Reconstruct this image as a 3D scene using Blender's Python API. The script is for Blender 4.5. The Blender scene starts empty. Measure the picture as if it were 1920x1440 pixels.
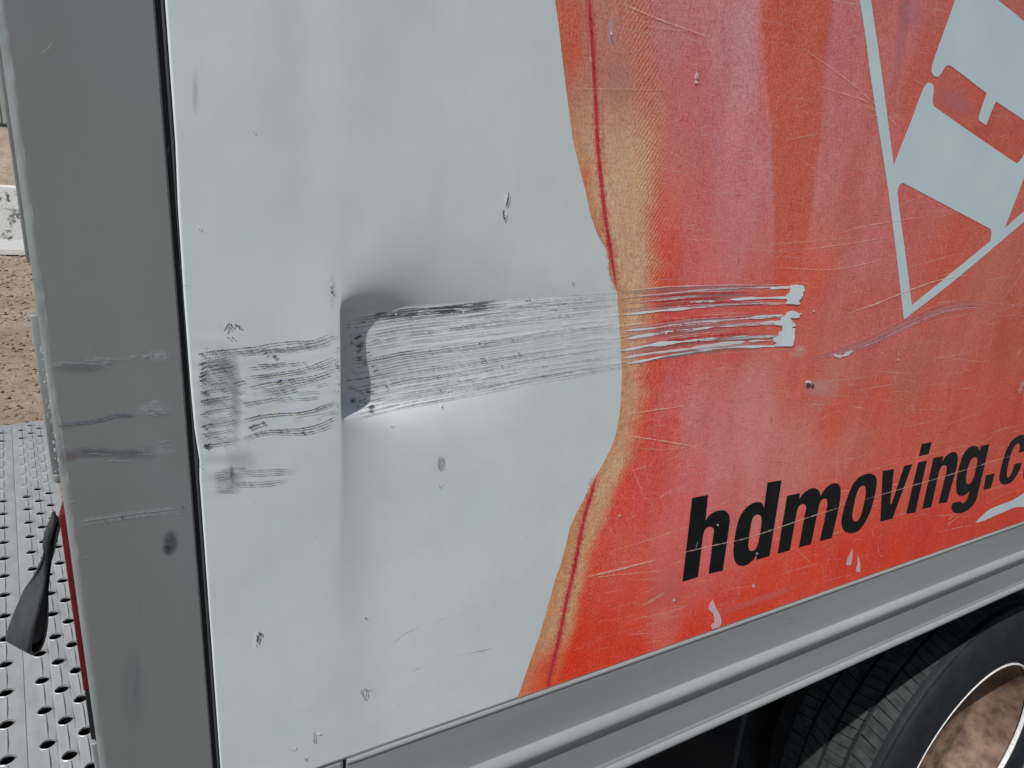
import bpy, bmesh, math, random
import numpy as np
from mathutils import Vector, Matrix
from mathutils.geometry import tessellate_polygon
random.seed(7)
rng = np.random.default_rng(11)
SC = bpy.context.scene
COL = SC.collection

# ------------------------------------------------------------------ camera
F = 1196.0
CAM = np.array([0.0, -0.50, 1.78])
zc = np.array([299, 4144, 1196.0]); zc /= np.linalg.norm(zc)
xc = np.array([2220, 185, -1196.0]); xc -= xc.dot(zc) * zc; xc /= np.linalg.norm(xc)
ROT = np.array([xc, np.cross(zc, xc), zc])          # camera axes -> world axes
cam_d = bpy.data.cameras.new('camera')
cam_d.sensor_width = 36.0; cam_d.lens = F / 1920 * 36.0
cam_d.clip_start = 0.02; cam_d.clip_end = 2000
cam = bpy.data.objects.new('camera', cam_d); COL.objects.link(cam)
cam.matrix_world = Matrix([list(ROT[i]) + [CAM[i]] for i in range(3)] + [[0, 0, 0, 1]])
SC.camera = cam

# ------------------------------------------------------------------ light
SUN = np.array([-2.1, -1.0, 2.6]); SUN /= np.linalg.norm(SUN)
w = bpy.data.worlds.new("World"); SC.world = w; w.use_nodes = True
nt = w.node_tree
sky = nt.nodes.new('ShaderNodeTexSky'); sky.sky_type = 'NISHITA'; sky.sun_disc = False
sky.sun_elevation = math.asin(SUN[2]); sky.sun_rotation = math.atan2(SUN[0], SUN[1])
sky.altitude = 300; sky.air_density = 1.0; sky.dust_density = 1.5
bg = nt.nodes['Background']; bg.inputs['Strength'].default_value = 0.06
nt.links.new(sky.outputs[0], bg.inputs['Color'])
sd = bpy.data.lights.new('sun', 'SUN'); sd.energy = 4.6; sd.angle = math.radians(0.5); sd.color = (1, .985, .955)
so = bpy.data.objects.new('sun', sd); COL.objects.link(so)
so.rotation_euler = Vector(SUN).to_track_quat('Z', 'Y').to_euler()
so.location = (-4, -4, 6)
SC.view_settings.view_transform = 'Standard'; SC.view_settings.look = 'None'
SC.view_settings.gamma = 1; SC.view_settings.use_curve_mapping = False
SC.view_settings.exposure = -0.29
K = 0.575                                            # picture value of a white surface / its albedo

# ------------------------------------------------------------------ helpers
def lin(c):
    c = np.asarray(c, float) / 255.0
    return np.where(c <= .04045, c / 12.92, ((c + .055) / 1.055) ** 2.4)
def alb(c): return np.clip(lin(c) / K, 0.004, 0.93)

def mesh(name, verts, faces, mat=None, parent=None, smooth=False, cols=None, kind=None, label=None):
    me = bpy.data.meshes.new(name)
    verts = np.asarray(verts, float)
    if isinstance(faces, np.ndarray):
        nf, k = faces.shape
        me.vertices.add(len(verts)); me.vertices.foreach_set('co', verts.ravel())
        me.loops.add(nf * k); me.loops.foreach_set('vertex_index', faces.ravel().astype(np.int32))
        me.polygons.add(nf); me.polygons.foreach_set('loop_start', np.arange(0, nf * k, k, dtype=np.int32))
        me.polygons.foreach_set('loop_total', np.full(nf, k, dtype=np.int32))
        me.update(calc_edges=True); me.validate()
    else:
        me.from_pydata([tuple(v) for v in verts], [], [tuple(f) for f in faces])
    if cols is not None:
        cols = np.asarray(cols, np.float32)
        if cols.shape[1] == 3: cols = np.hstack([cols, np.ones((len(cols), 1), np.float32)])
        a = me.color_attributes.new('Col', 'FLOAT_COLOR', 'POINT'); a.data.foreach_set('color', cols.ravel())
    if mat: me.materials.append(mat)
    if smooth: me.polygons.foreach_set('use_smooth', np.ones(len(me.polygons), bool))
    me.update()
    o = bpy.data.objects.new(name, me); COL.objects.link(o)
    if parent: o.parent = parent
    if kind: o['kind'] = kind
    if label: o['label'] = label
    return o

def thing(name, label, cat, loc=(0, 0, 0), rz=0, group=None):
    o = bpy.data.objects.new(name, None); COL.objects.link(o); o.location = loc; o.rotation_euler = (0, 0, rz)
    o['label'] = label; o['category'] = cat
    if group: o['group'] = group
    bpy.context.view_layer.update()
    return o

def bm_obj(name, bm, mat, parent=None, smooth=False, **kw):
    me = bpy.data.meshes.new(name); bm.to_mesh(me); bm.free()
    if mat: me.materials.append(mat)
    if smooth:
        me.polygons.foreach_set('use_smooth', np.ones(len(me.polygons), bool))
    o = bpy.data.objects.new(name, me); COL.objects.link(o)
    if parent: o.parent = parent
    for k, v in kw.items(): o[k] = v
    return o

def box(name, lo, hi, mat, parent=None, bev=0.0, seg=2, smooth=False, **kw):
    bm = bmesh.new()
    bmesh.ops.create_cube(bm, size=1)
    lo = Vector(lo); hi = Vector(hi)
    for v in bm.verts:
        v.co = Vector((lo[i] + (v.co[i] + .5) * (hi[i] - lo[i]) for i in range(3)))
    if bev: bmesh.ops.bevel(bm, geom=bm.edges[:] , offset=bev, segments=seg, affect='EDGES', profile=.5)
    return bm_obj(name, bm, mat, parent, smooth, **kw)

def lathe(name, prof, axis_pt, mat, parent=None, n=96, closed=False, smooth=True, **kw):
    """prof: (r, y) revolved about the Y axis through axis_pt"""
    prof = np.array(prof); a = np.linspace(0, 2 * np.pi, n, endpoint=False)
    V = np.stack([axis_pt[0] + prof[:, 0][:, None] * np.cos(a), axis_pt[1] + prof[:, 1][:, None] + 0 * a,
                  axis_pt[2] + prof[:, 0][:, None] * np.sin(a)], -1)
    m = len(prof); V = V.reshape(-1, 3); Fs = []
    for i in range(m if closed else m - 1):
        i2 = (i + 1) % m; j = np.arange(n); j2 = (j + 1) % n
        Fs.append(np.stack([i * n + j, i * n + j2, i2 * n + j2, i2 * n + j], -1))
    return mesh(name, V, np.concatenate(Fs), mat, parent, smooth, **kw)

# ---------------------------------------------------------------- materials
def mat(name, base=(.5, .5, .5), rough=.5, metal=0.0, spec=.5):
    m = bpy.data.materials.new(name); m.use_nodes = True
    p = m.node_tree.nodes['Principled BSDF']
    p.inputs['Base Color'].default_value = (*base, 1); p.inputs['Roughness'].default_value = rough
    p.inputs['Metallic'].default_value = metal; p.inputs['Specular IOR Level'].default_value = spec
    return m, m.node_tree, p
def coord(t, scale=(1, 1, 1), rot=(0, 0, 0)):
    g = t.nodes.new('ShaderNodeTexCoord'); mp = t.nodes.new('ShaderNodeMapping')
    mp.inputs['Scale'].default_value = scale; mp.inputs['Rotation'].default_value = rot
    t.links.new(g.outputs['Object'], mp.inputs['Vector']); return mp.outputs[0]
def noise(t, vec, scale, detail=4, rough=.6, dist=0):
    n = t.nodes.new('ShaderNodeTexNoise'); n.inputs['Scale'].default_value = scale
    n.inputs['Detail'].default_value = detail; n.inputs['Roughness'].default_value = rough
    n.inputs['Distortion'].default_value = dist
    t.links.new(vec, n.inputs['Vector']); return n.outputs['Fac']
def ramp(t, src, stops):
    r = t.nodes.new('ShaderNodeValToRGB'); e = r.color_ramp.elements
    while len(e) > 2: e.remove(e[-1])
    for i, (p, c) in enumerate(stops):
        if i > 1: e.new(p)
        e[i].position = p; e[i].color = (*c, 1) if len(c) == 3 else c
    t.links.new(src, r.inputs[0]); return r.outputs[0]
def mix(t, fac, a, b, mode='MIX'):
    m = t.nodes.new('ShaderNodeMix'); m.data_type = 'RGBA'; m.blend_type = mode
    for s, v in ((m.inputs['Factor'], fac), (m.inputs['A'], a), (m.inputs['B'], b)):
        if hasattr(v, 'is_output'): t.links.new(v, s)
        elif isinstance(v, (int, float)): s.default_value = v
        else: s.default_value = (*v, 1)
    return m.outputs['Result']
def math_n(t, op, a, b=0.0, clamp=False):
    m = t.nodes.new('ShaderNodeMath'); m.operation = op; m.use_clamp = clamp
    for s, v in ((m.inputs[0], a), (m.inputs[1], b)):
        if hasattr(v, 'is_output'): t.links.new(v, s)
        else: s.default_value = v
    return m.outputs[0]
def bump(t, p, h, strength=.2, dist=.001):
    b = t.nodes.new('ShaderNodeBump'); b.inputs['Strength'].default_value = strength
    b.inputs['Distance'].default_value = dist
    t.links.new(h, b.inputs['Height']); t.links.new(b.outputs[0], p.inputs['Normal'])

def noisy(name, c1, c2, scale=20, rough=.5, metal=0.0, stretch=(1, 1, 1), bs=.15, bd=.001, detail=6, lo=.35, hi=.65, spec=.5):
    m, t, p = mat(name, c1, rough, metal, spec)
    v = coord(t, stretch)
    n = noise(t, v, scale, detail)
    t.links.new(ramp(t, n, [(lo, tuple(c1)), (hi, tuple(c2))]), p.inputs['Base Color'])
    if bs: bump(t, p, noise(t, v, scale * 6, 3), bs, bd)
    return m

# painted aluminium skin of the box: white, faintly dirty, slightly glossy
M_white, t, p = mat('white_painted_skin', alb((178, 186, 189)), .36)
v = coord(t)
blot = ramp(t, noise(t, v, 9, 3), [(.35, tuple(alb((172, 180, 181)))), (.65, tuple(alb((180, 185, 186))))])
spots = ramp(t, noise(t, v, 140, 2), [(.24, tuple(alb((135, 138, 138)))), (.30, (1, 1, 1))])
c = mix(t, 1.0, blot, ramp(t, noise(t, coord(t, (1, 1, .5)), 5, 7, .7), [(.36, (.955, .94, .935)), (.55, (1, 1, 1))]), 'MULTIPLY')
streak = ramp(t, noise(t, coord(t, (60, 1, 3)), 3, 4), [(.35, (.988, .986, .984)), (.6, (1, 1, 1))])
c = mix(t, 1.0, c, streak, 'MULTIPLY')
t.links.new(c, p.inputs['Base Color'])
bump(t, p, noise(t, v, 9, 2), .35, .002)

# printed vinyl graphic: colours carried by the print, weave and grain by nodes
M_print, t, p = mat('printed_vinyl', (.8, .2, .1), .42)
at = t.nodes.new('ShaderNodeAttribute'); at.attribute_name = 'Col'
v = coord(t)
vv = coord(t, (1, 1, .6))
g1 = noise(t, vv, 620, 3, .8)
g2 = noise(t, coord(t, (1, 1, .12)), 900, 2, .7)
g3 = noise(t, coord(t, (.15, 1, 1)), 700, 2, .7)
grain = math_n(t, 'ADD', math_n(t, 'MULTIPLY', g1, .5), math_n(t, 'ADD', math_n(t, 'MULTIPLY', g2, .3), math_n(t, 'MULTIPLY', g3, .2)))
gm = ramp(t, grain, [(.36, (.68, .52, .54)), (.49, (1.0, .97, .96)), (.60, (1.20, 1.42, 1.44))])
c = mix(t, 1.0, at.outputs['Color'], gm, 'MULTIPLY')
big = ramp(t, noise(t, coord(t, (1, 1, .45)), 16, 5, .65), [(.35, (.94, .80, .78)), (.65, (1.05, 1.10, 1.10))])
c = mix(t, 1.0, c, big, 'MULTIPLY')
spk = noise(t, coord(t, (1, 1, .35)), 1100, 2, .8)
dust = noise(t, coord(t, (1, 1, .25)), 22, 6, .7)
dk_ = math_n(t, 'MULTIPLY', ramp(t, spk, [(.52, (0, 0, 0)), (.62, (.34,) * 3)]), ramp(t, dust, [(.38, (.35,) * 3), (.62, (1,) * 3)]))
c = mix(t, dk_, c, (.86, .56, .54))
# diagonal weave where the print turns from tan into red (the attribute's alpha says where)
sp_ = t.nodes.new('ShaderNodeSeparateXYZ'); t.links.new(coord(t), sp_.inputs[0])
ph = math_n(t, 'SUBTRACT', math_n(t, 'MULTIPLY', sp_.outputs['X'], .85 * 6.2832 / .0036), math_n(t, 'MULTIPLY', sp_.outputs['Z'], .53 * 6.2832 / .0036))
ph = math_n(t, 'ADD', ph, math_n(t, 'MULTIPLY', noise(t, coord(t), 130, 3), 9.0))
sn = math_n(t, 'ADD', math_n(t, 'MULTIPLY', math_n(t, 'SINE', ph), .5), .5)
wr = ramp(t, sn, [(.3, (.97, .62, .42)), (.7, (1.05, 1.2, 1.22))])
c = mix(t, at.outputs['Alpha'], c, mix(t, 1.0, c, wr, 'MULTIPLY'))
t.links.new(c, p.inputs['Base Color'])
p.inputs['Roughness'].default_value = .5; p.inputs['Specular IOR Level'].default_value = .12

# marks (scratches, rubs, smudges): colour and strength from the mark itself
M_mark, t, p = mat('scraped_mark', (.3, .3, .3), .6)
at = t.nodes.new('ShaderNodeAttribute'); at.attribute_name = 'Col'
t.links.new(at.outputs['Color'], p.inputs['Base Color'])
nz = ramp(t, noise(t, coord(t), 420, 3, .7), [(.34, (.42,) * 3), (.55, (1,) * 3)])
al = math_n(t, 'MULTIPLY', at.outputs['Alpha'], nz, True)
t.links.new(al, p.inputs['Alpha'])
M_solid, t, p = mat('bare_scraped_metal', (.3, .3, .3), .45)
at = t.nodes.new('ShaderNodeAttribute'); at.attribute_name = 'Col'
t.links.new(at.outputs['Color'], p.inputs['Base Color'])
t.links.new(at.outputs['Alpha'], p.inputs['Alpha'])

M_logo = noisy('white_vinyl', alb((168, 182, 183)), alb((162, 176, 181)), 12, .4, bs=.05)
M_black = noisy('black_vinyl', (.003, .005, .005), (.008, .010, .010), 60, .5, bs=.1, spec=.25)
M_post = noisy('anodised_post', alb((110, 112, 110)), alb((117, 118, 118)), 9, .42, .25, (1, 1, .25), bs=.12, bd=.0006)
M_edge = noisy('worn_post_edge', alb((120, 124, 124)), alb((104, 110, 110)), 60, .4, .3, (1, 1, .3), bs=.3)
M_rail = noisy('anodised_rail', alb((122, 124, 124)), alb((131, 133, 133)), 12, .34, .12, (.15, 1, 1), bs=.12, bd=.0006)
M_rubber = noisy('black_rubber_seal', (.010, .011, .013), (.018, .019, .022), 80, .5, bs=.2)
M_bead = noisy('grey_rubber_bead', (.045, .048, .052), (.065, .066, .072), 50, .55, bs=.2)
M_dark = noisy('dark_chassis_steel', (.008, .009, .009), (.015, .014, .013), 20, .7, bs=.2)
M_tyre = noisy('tyre_rubber', (.012, .014, .018), (.021, .024, .029), 18, .7, bs=.4, bd=.002, spec=.3)
M_tread = noisy('dusty_tread_rubber', (.026, .034, .032), (.056, .066, .064), 40, .9, bs=.5, bd=.002, spec=.15)
M_rimlip = noisy('chalky_rim_lip', alb((200, 200, 192)), alb((150, 145, 135)), 160, .6, .0, bs=.5, lo=.4, hi=.75)
M_rim = noisy('rusty_wheel_disc', (.10, .052, .034), (.25, .165, .115), 26, .75, .1, bs=.4, bd=.002, detail=8)
M_deck = noisy('galvanised_plank', (.40, .415, .42), (.50, .505, .50), 26, .42, .35, (1, .3, 1), bs=.3, bd=.0008, detail=8)
M_red = noisy('red_lens', (.12, .006, .015), (.17, .01, .022), 60, .25, bs=.05)
M_zinc = noisy('zinc_rivet', (.42, .42, .42), (.55, .55, .55), 60, .35, .6, bs=.1)
M_strap = noisy('black_webbing', (.030, .034, .038), (.052, .058, .064), 90, .8, 0, (1, 1, .3), bs=.5, bd=.001)
M_conc = noisy('white_painted_concrete', (.10, .11, .10), (.80, .82, .82), 4.0, .8, bs=.4, bd=.02, detail=10, lo=.38, hi=.45)
M_green = noisy('pale_green_steel', (.30, .38, .34), (.34, .42, .38), 2, .5, bs=.1, bd=.01)
M_dgreen = noisy('dark_green_steel', (.03, .05, .042), (.04, .06, .05), 2, .5, bs=.1, bd=.01)
M_hole_shade = noisy('hole_shade_black', (.002, .002, .002), (.003, .003, .003), 5, .9, bs=0, spec=.1)  # black of the sheet that paints shade into the deck holes
M_door = noisy('grey_door_paint', (.42, .43, .44), (.5, .5, .5), 5, .5, bs=.1)

M_dirt, t, p = mat('dirt', (.3, .24, .18), .95, 0, .2)
v = coord(t)
n1 = noise(t, v, .9, 8, .65); n2 = noise(t, v, 9, 8, .75); n3 = noise(t, v, 45, 4, .7)
c = ramp(t, n1, [(.35, (.38, .305, .235)), (.62, (.50, .42, .335))])
c = mix(t, .85, c, ramp(t, n2, [(.36, (.62, .57, .53)), (.50, (1.03, 1.02, 1.0))]), 'MULTIPLY')
c = mix(t, .7, c, ramp(t, n3, [(.3, (.6, .58, .56)), (.6, (1.15, 1.13, 1.1))]), 'MULTIPLY')
t.links.new(c, p.inputs['Base Color'])
bump(t, p, math_n(t, 'ADD', n2, math_n(t, 'MULTIPLY', n3, .3)), .9, .05)

# ------------------------------------------------------------------ the dented side of the box
XL, XR, ZB, ZT = 0.0157, 4.6, 1.2425, 3.35
XCR = 0.1232                                        # the sharp vertical crease
def sstep(a, b, x):
    u = np.clip((x - a) / (b - a), 0, 1); return u * u * (3 - 2 * u)
def dent(X, Z):
    """depth of the skin behind its flat plane at (X, Z)"""
    X = np.asarray(X, float); Z = np.asarray(Z, float)
    d = X - XCR
    zt = 1.6835 + .060 * d - .02 * d * d; zb = 1.5965 + .088 * d
    q = (zt - Z) / (zt - zb)
    dd = np.clip(d, 0, 9)
    La = np.minimum(.0025 + .38 * dd, .034)
    zu = np.clip(Z - zt, 0, 9)
    bu = .16 * sstep(.0, .05, d)
    up = (1 + bu) * np.exp(-zu / La) - bu * np.exp(-(zu / .10) ** 2)
    mid = .92 + .13 * np.exp(-((q - .74) / .20) ** 2) - (.05 + .50 * sstep(.04, .20, d)) * np.clip(q, 0, 1)
    low = np.exp(-(np.clip(q - .86 - np.minimum(2.2 * dd, .10), 0, 9) / (.06 + np.minimum(2.4 * dd, .26))) ** 1.35)
    P = np.where(q < 0, .93 * up, mid * low)
    fall = np.clip(1 - d / .33, 0, 1)
    amp = .0118 * fall ** 1.55 * sstep(-.0006, .0028, d)
    h = amp * P
    # soft inward fold all along the crease above and below the gouge
    vz = np.exp(-((Z - 1.57) / .22) ** 2)
    ws = .0007 + .008 * (1 - np.exp(-((Z - 1.57) / .17) ** 2))
    ds = np.clip(ws * np.logaddexp(0, d / ws) - ws * .69 * 0, 0, 9)
    h = h + .0072 * vz * (1 - np.exp(-ds / .050)) * np.exp(-ds / .16)
    # the skin left of the crease stands proud and carries a small vertical buckle
    band = np.exp(-((Z - 1.625) / .06) ** 2)
    h = h - .0022 * band * np.exp(-(np.clip(-d, 0, 9) / .030) ** 2) * (d < 0) - .0022 * band * (d >= 0) * np.exp(-(d / .02))
    bz = np.exp(-((Z - 1.607) / .062) ** 4)
    h = h + .0002 * bz * np.exp(-((X - .0425) / .0062) ** 2) * (1 + .3 * np.sin(Z * 260))
    h = h + .0002 * bz * np.sin(Z * 420 + X * 60) * np.exp(-((X - .032) / .016) ** 2)
    # shallow grooves ploughed along the scrape
    inb = sstep(-.02, .03, q) * (1 - sstep(.97, 1.03, q)) * sstep(.0, .01, d) * (1 - sstep(.22, .30, d) * .6)
    rip = np.sin(q * 88 + .8 * np.sin(X * 40)) + .8 * np.sin(q * 61 + 1.3 + X * 9) + .6 * np.sin(q * 139 + X * 23)
    h = h + .000026 * rip * inb
    ztl = 1.650 + .17 * (X - .018); ql = (ztl - Z) / .074
    inl = sstep(-.02, .04, ql) * (1 - sstep(.95, 1.05, ql)) * (1 - sstep(-.006, -.001, d)) * sstep(.017, .024, X)
    h = h + .000014 * (np.sin(ql * 70) + .8 * np.sin(ql * 47 + X * 30)) * inl
    # weak buckle in the lower skin
    h = h + .0012 * np.exp(-((X - .155 - .1 * (1.4 - Z)) / .035) ** 2) * np.exp(-((Z - 1.42) / .13) ** 2)
    h = h + .0010 * np.exp(-((X - .10) / .02) ** 2) * sstep(1.62, 1.9, Z)
    return h

def rays(px, py):
    px = np.asarray(px, float); py = np.asarray(py, float)
    v = np.stack([px - 960, 720 - py, np.full_like(px, -F)], -1)
    return v @ ROT.T
def survey(px, py, y=0.0):
    """photograph measurement -> point on the vertical plane Y = y"""
    r = rays(px, py); k = (y - CAM[1]) / r[..., 1]; return CAM + r * k[..., None]
def survey_z(px, py, z):
    r = rays(px, py); k = (z - CAM[2]) / r[..., 2]; return CAM + r * k[..., None]
def on_skin(px, py, off=0.0004):
    """photograph measurement -> point lying on the dented skin, lifted by off"""
    r = rays(px, py); shp = r.shape[:-1]
    ys = np.linspace(-.004, .018, 34)
    if np.min(px) > 1200:
        P = CAM + r * (-CAM[1] / r[..., 1])[..., None]; P[..., 1] = dent(P[..., 0], P[..., 2]) - off; return P
    best = np.zeros(shp); done = np.zeros(shp, bool); prev = None
    for yy in ys:
        P = CAM + r * ((yy - CAM[1]) / r[..., 1])[..., None]; g = yy - dent(P[..., 0], P[..., 2])
        if prev is not None:
            hit = (~done) & (g >= 0); f = np.clip(-pg / np.where(g - pg == 0, 1, g - pg), 0, 1)
            best = np.where(hit, prev + (yy - prev) * f, best); done |= hit
        prev, pg = yy, g
    P = CAM + r * ((best - CAM[1]) / r[..., 1])[..., None]
    P[..., 1] = dent(P[..., 0], P[..., 2]) - off
    return P

truck = thing('moving_truck', 'white box truck with orange printed side, long horizontal scrape and dented rear corner panel', 'truck', (0, 0, 0))

def lines(segs):
    out = []
    for a, b, s in segs: out += list(np.arange(a, b - s * .3, s))
    out.append(segs[-1][1]); return np.array(out)
gx = lines([(XL, .035, .0016), (.035, .052, .0009), (.052, .118, .0016), (.118, .1275, .0003), (.1275, .2, .0013), (.2, .5, .0026), (.5, 1.0, .02), (1.0, XR, .12)])
gz = lines([(ZB, 1.5, .003), (1.5, 1.75, .0012), (1.75, 1.9, .0035), (1.9, ZT, .08)])
# left edge of the skin: slightly bent where the blow reached the seal
le_z = [1.24, 1.56, 1.574, 1.60, 1.63, 1.70, 1.76, 1.80, 3.4]
le_d = [0, 0, .0008, -.0010, -.0015, -.0017, -.0012, 0, 0]
GX, GZ = np.meshgrid(gx, gz)
sh = np.interp(GZ, le_z, le_d) * np.clip(1 - (GX - XL) / .012, 0, 1)
GX2 = GX + sh
V = np.stack([GX2, dent(GX2, GZ), GZ], -1).reshape(-1, 3)
nx, nz_ = len(gx), len(gz)
i, j = np.meshgrid(np.arange(nx - 1), np.arange(nz_ - 1))
a0 = (j * nx + i).ravel()
Fq = np.stack([a0, a0 + 1, a0 + nx + 1, a0 + nx], -1)
# turned-in edges give the sheet its thickness
E = []
for k, idx in enumerate([np.arange(nz_) * nx, np.arange(nx)]):
    base = len(V); Vb = V[idx].copy(); Vb[:, 1] += .004
    V = np.vstack([V, Vb]); n = len(idx); q = np.arange(n - 1)
    f = np.stack([idx[q], idx[q + 1], base + q + 1, base + q], -1)
    E.append(f if k == 0 else f[:, ::-1])
panel = mesh('side_panel', V, np.concatenate([Fq] + E), M_white, truck, True, label='white skin dented inward beside a sharp vertical crease')

# ------------------------------------------------------------------ printed graphic (starts along its own outline)
edge = np.array([(1028,-120),(1034,-50),(1040,0),(1047,45),(1052,90),(1059,150),(1068,220),(1074,262),(1085,310),(1098,360),(1106,400),(1119,438),(1136,466),(1141,490),(1141,510),(1150,534),(1157,548),(1160,600),(1163,640),(1166,700),(1164,740),(1161,780),(1156,808),(1146,838),(1129,872),(1110,905),(1095,935),(1080,962),(1068,990),(1060,1025),(1050,1062),(1041,1085),(1026,1140),(1012,1190),(997,1230),(984,1268),(966,1319)], float)
EP = on_skin(edge[:, 0], edge[:, 1])
ez, ex = EP[::-1, 2], EP[::-1, 0]
def smooth_poly(pts, sub=5, corner=38, closed=True):
    pts = [np.array(q, float) for q in pts]; n = len(pts); out = []
    def ang(i):
        a = pts[i] - pts[i - 1]; b = pts[(i + 1) % n] - pts[i]
        d = abs((math.atan2(a[1], a[0]) - math.atan2(b[1], b[0]) + math.pi) % (2 * math.pi) - math.pi)
        return math.degrees(d)
    cr = [ang(i) > corner if (closed or 0 < i < n - 1) else True for i in range(n)]
    for i in range(n if closed else n - 1):
        p1, p2 = pts[i], pts[(i + 1) % n]
        if cr[i] and cr[(i + 1) % n]: out.append(p1); continue
        L = np.linalg.norm(p2 - p1)
        def tan(k, a, b):
            v = b - a; return v / (np.linalg.norm(v) + 1e-9) * L
        t1 = (p2 - p1) if cr[i] else tan(i, pts[i - 1], p2)
        t2 = (p2 - p1) if cr[(i + 1) % n] else tan(i, p1, pts[(i + 2) % n])
        for s in range(sub):
            u = s / sub
            out.append((2*u**3-3*u*u+1)*p1 + (u**3-2*u*u+u)*t1 + (3*u*u-2*u**3)*p2 + (u**3-u*u)*t2)
    if not closed: out.append(pts[-1])
    return np.array(out)

CP = [(1060,50,178,84,62),(1068,150,172,110,82),(1085,270,172,132,96),(1098,330,176,112,84),(1150,250,172,140,112),(1180,330,176,148,116),(1180,450,172,146,116),(1180,540,176,148,112),(1130,150,165,110,100),(1190,60,165,105,105),
(1250,60,166,104,108),(1200,160,165,106,95),(1300,150,172,90,92),(1350,60,168,106,112),(1395,60,170,118,126),(1400,140,172,112,122),(1440,60,172,76,62),(1445,150,172,76,64),(1470,200,170,74,62),(1480,80,168,78,66),(1500,320,170,78,66),(1530,60,168,76,66),(1570,60,170,98,108),(1580,200,168,92,92),(1545,330,172,100,98),
(1650,120,165,84,76),(1700,60,168,88,88),(1750,200,162,78,72),(1800,250,160,78,68),(1900,20,155,82,70),(1880,280,160,70,60),(1700,140,164,78,70),
(1300,250,174,88,90),(1380,250,176,104,112),(1300,380,180,86,86),(1250,400,182,84,76),(1250,470,184,74,66),(1230,520,180,72,60),(1310,500,182,82,84),(1400,330,176,104,112),(1390,430,178,100,106),(1440,450,178,80,70),(1500,420,176,74,60),(1600,400,172,82,76),(1620,480,174,94,94),(1600,550,172,80,76),(1520,520,180,76,56),(1470,510,182,74,54),(1780,480,170,74,60),(1730,400,172,82,78),(1850,520,165,80,66),(1800,650,172,80,72),(1900,620,160,74,60),
(1300,600,180,66,72),(1240,640,182,64,70),(1400,600,178,74,74),(1550,600,176,86,82),(1650,640,172,84,80),
(1220,720,188,76,56),(1195,790,188,74,54),(1200,850,186,70,60),(1250,820,184,74,82),(1250,740,184,88,94),(1300,780,182,100,104),(1400,750,182,118,118),(1350,850,184,104,108),(1430,830,182,110,110),(1500,720,180,84,72),(1560,720,176,100,92),(1560,780,178,74,56),(1650,750,174,76,62),(1700,700,166,82,68),(1500,850,180,100,96),(1600,830,176,88,76),(1750,800,168,74,60),(1880,800,166,62,46),(1800,740,170,76,62),
(1170,930,188,64,56),(1200,950,188,62,62),(1210,870,186,66,70),(1300,900,186,86,90),(1450,900,182,104,104),(1150,1050,190,74,56),(1250,1050,188,84,80),(1190,1120,190,70,52),(1080,1250,188,56,38),(1020,1270,190,76,48),(1130,1190,190,62,44),(1250,1150,188,86,76),(1300,1200,190,60,42),(1450,1080,190,68,50),(1520,1060,188,64,46),(1420,1140,188,60,40),(1600,1030,186,60,40),(1660,1060,184,58,38),(1750,1000,182,58,42),(1900,930,178,60,45),(1700,860,178,74,60),(1560,960,184,72,60),(1180,1240,190,58,38),(1300,1030,188,84,86)]
CP = np.array(CP, float); CW = survey(CP[:, 0], CP[:, 1]); CC = lin(CP[:, 2:]) / K 
CC = CC * np.where(CP[:, 3:4] < 80, [[1.06, .80, .48]], [[1.02, .99, .88]])
def W2(px, py):
    P = survey(np.array([px]), np.array([py]))[0]; return P[0], P[2]
TAN = np.array([(1180,-100),(1188,60),(1200,150),(1207,280),(1215,380),(1222,470),(1224,545),(1214,640),(1206,720),(1196,800),(1182,860),(1160,920),(1135,980),(1115,1030),(1098,1080),(1085,1150),(1072,1200),(1060,1250),(1040,1290),(1030,1330)], float)
TAN[TAN[:, 1] > 600, 0] -= 9
TAN[TAN[:, 1] <= 600, 0] -= 8
TW = survey(TAN[:, 0], TAN[:, 1])
SA = survey(np.array([1420, 1425, 1436, 1446, 1450, 1452, 1455.]), np.array([-200, 0, 120, 260, 400, 520, 700.]))
SB = survey(np.array([1575, 1562, 1550, 1538, 1520, 1500, 1480.]), np.array([-200, 0, 120, 260, 400, 520, 700.]))
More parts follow.
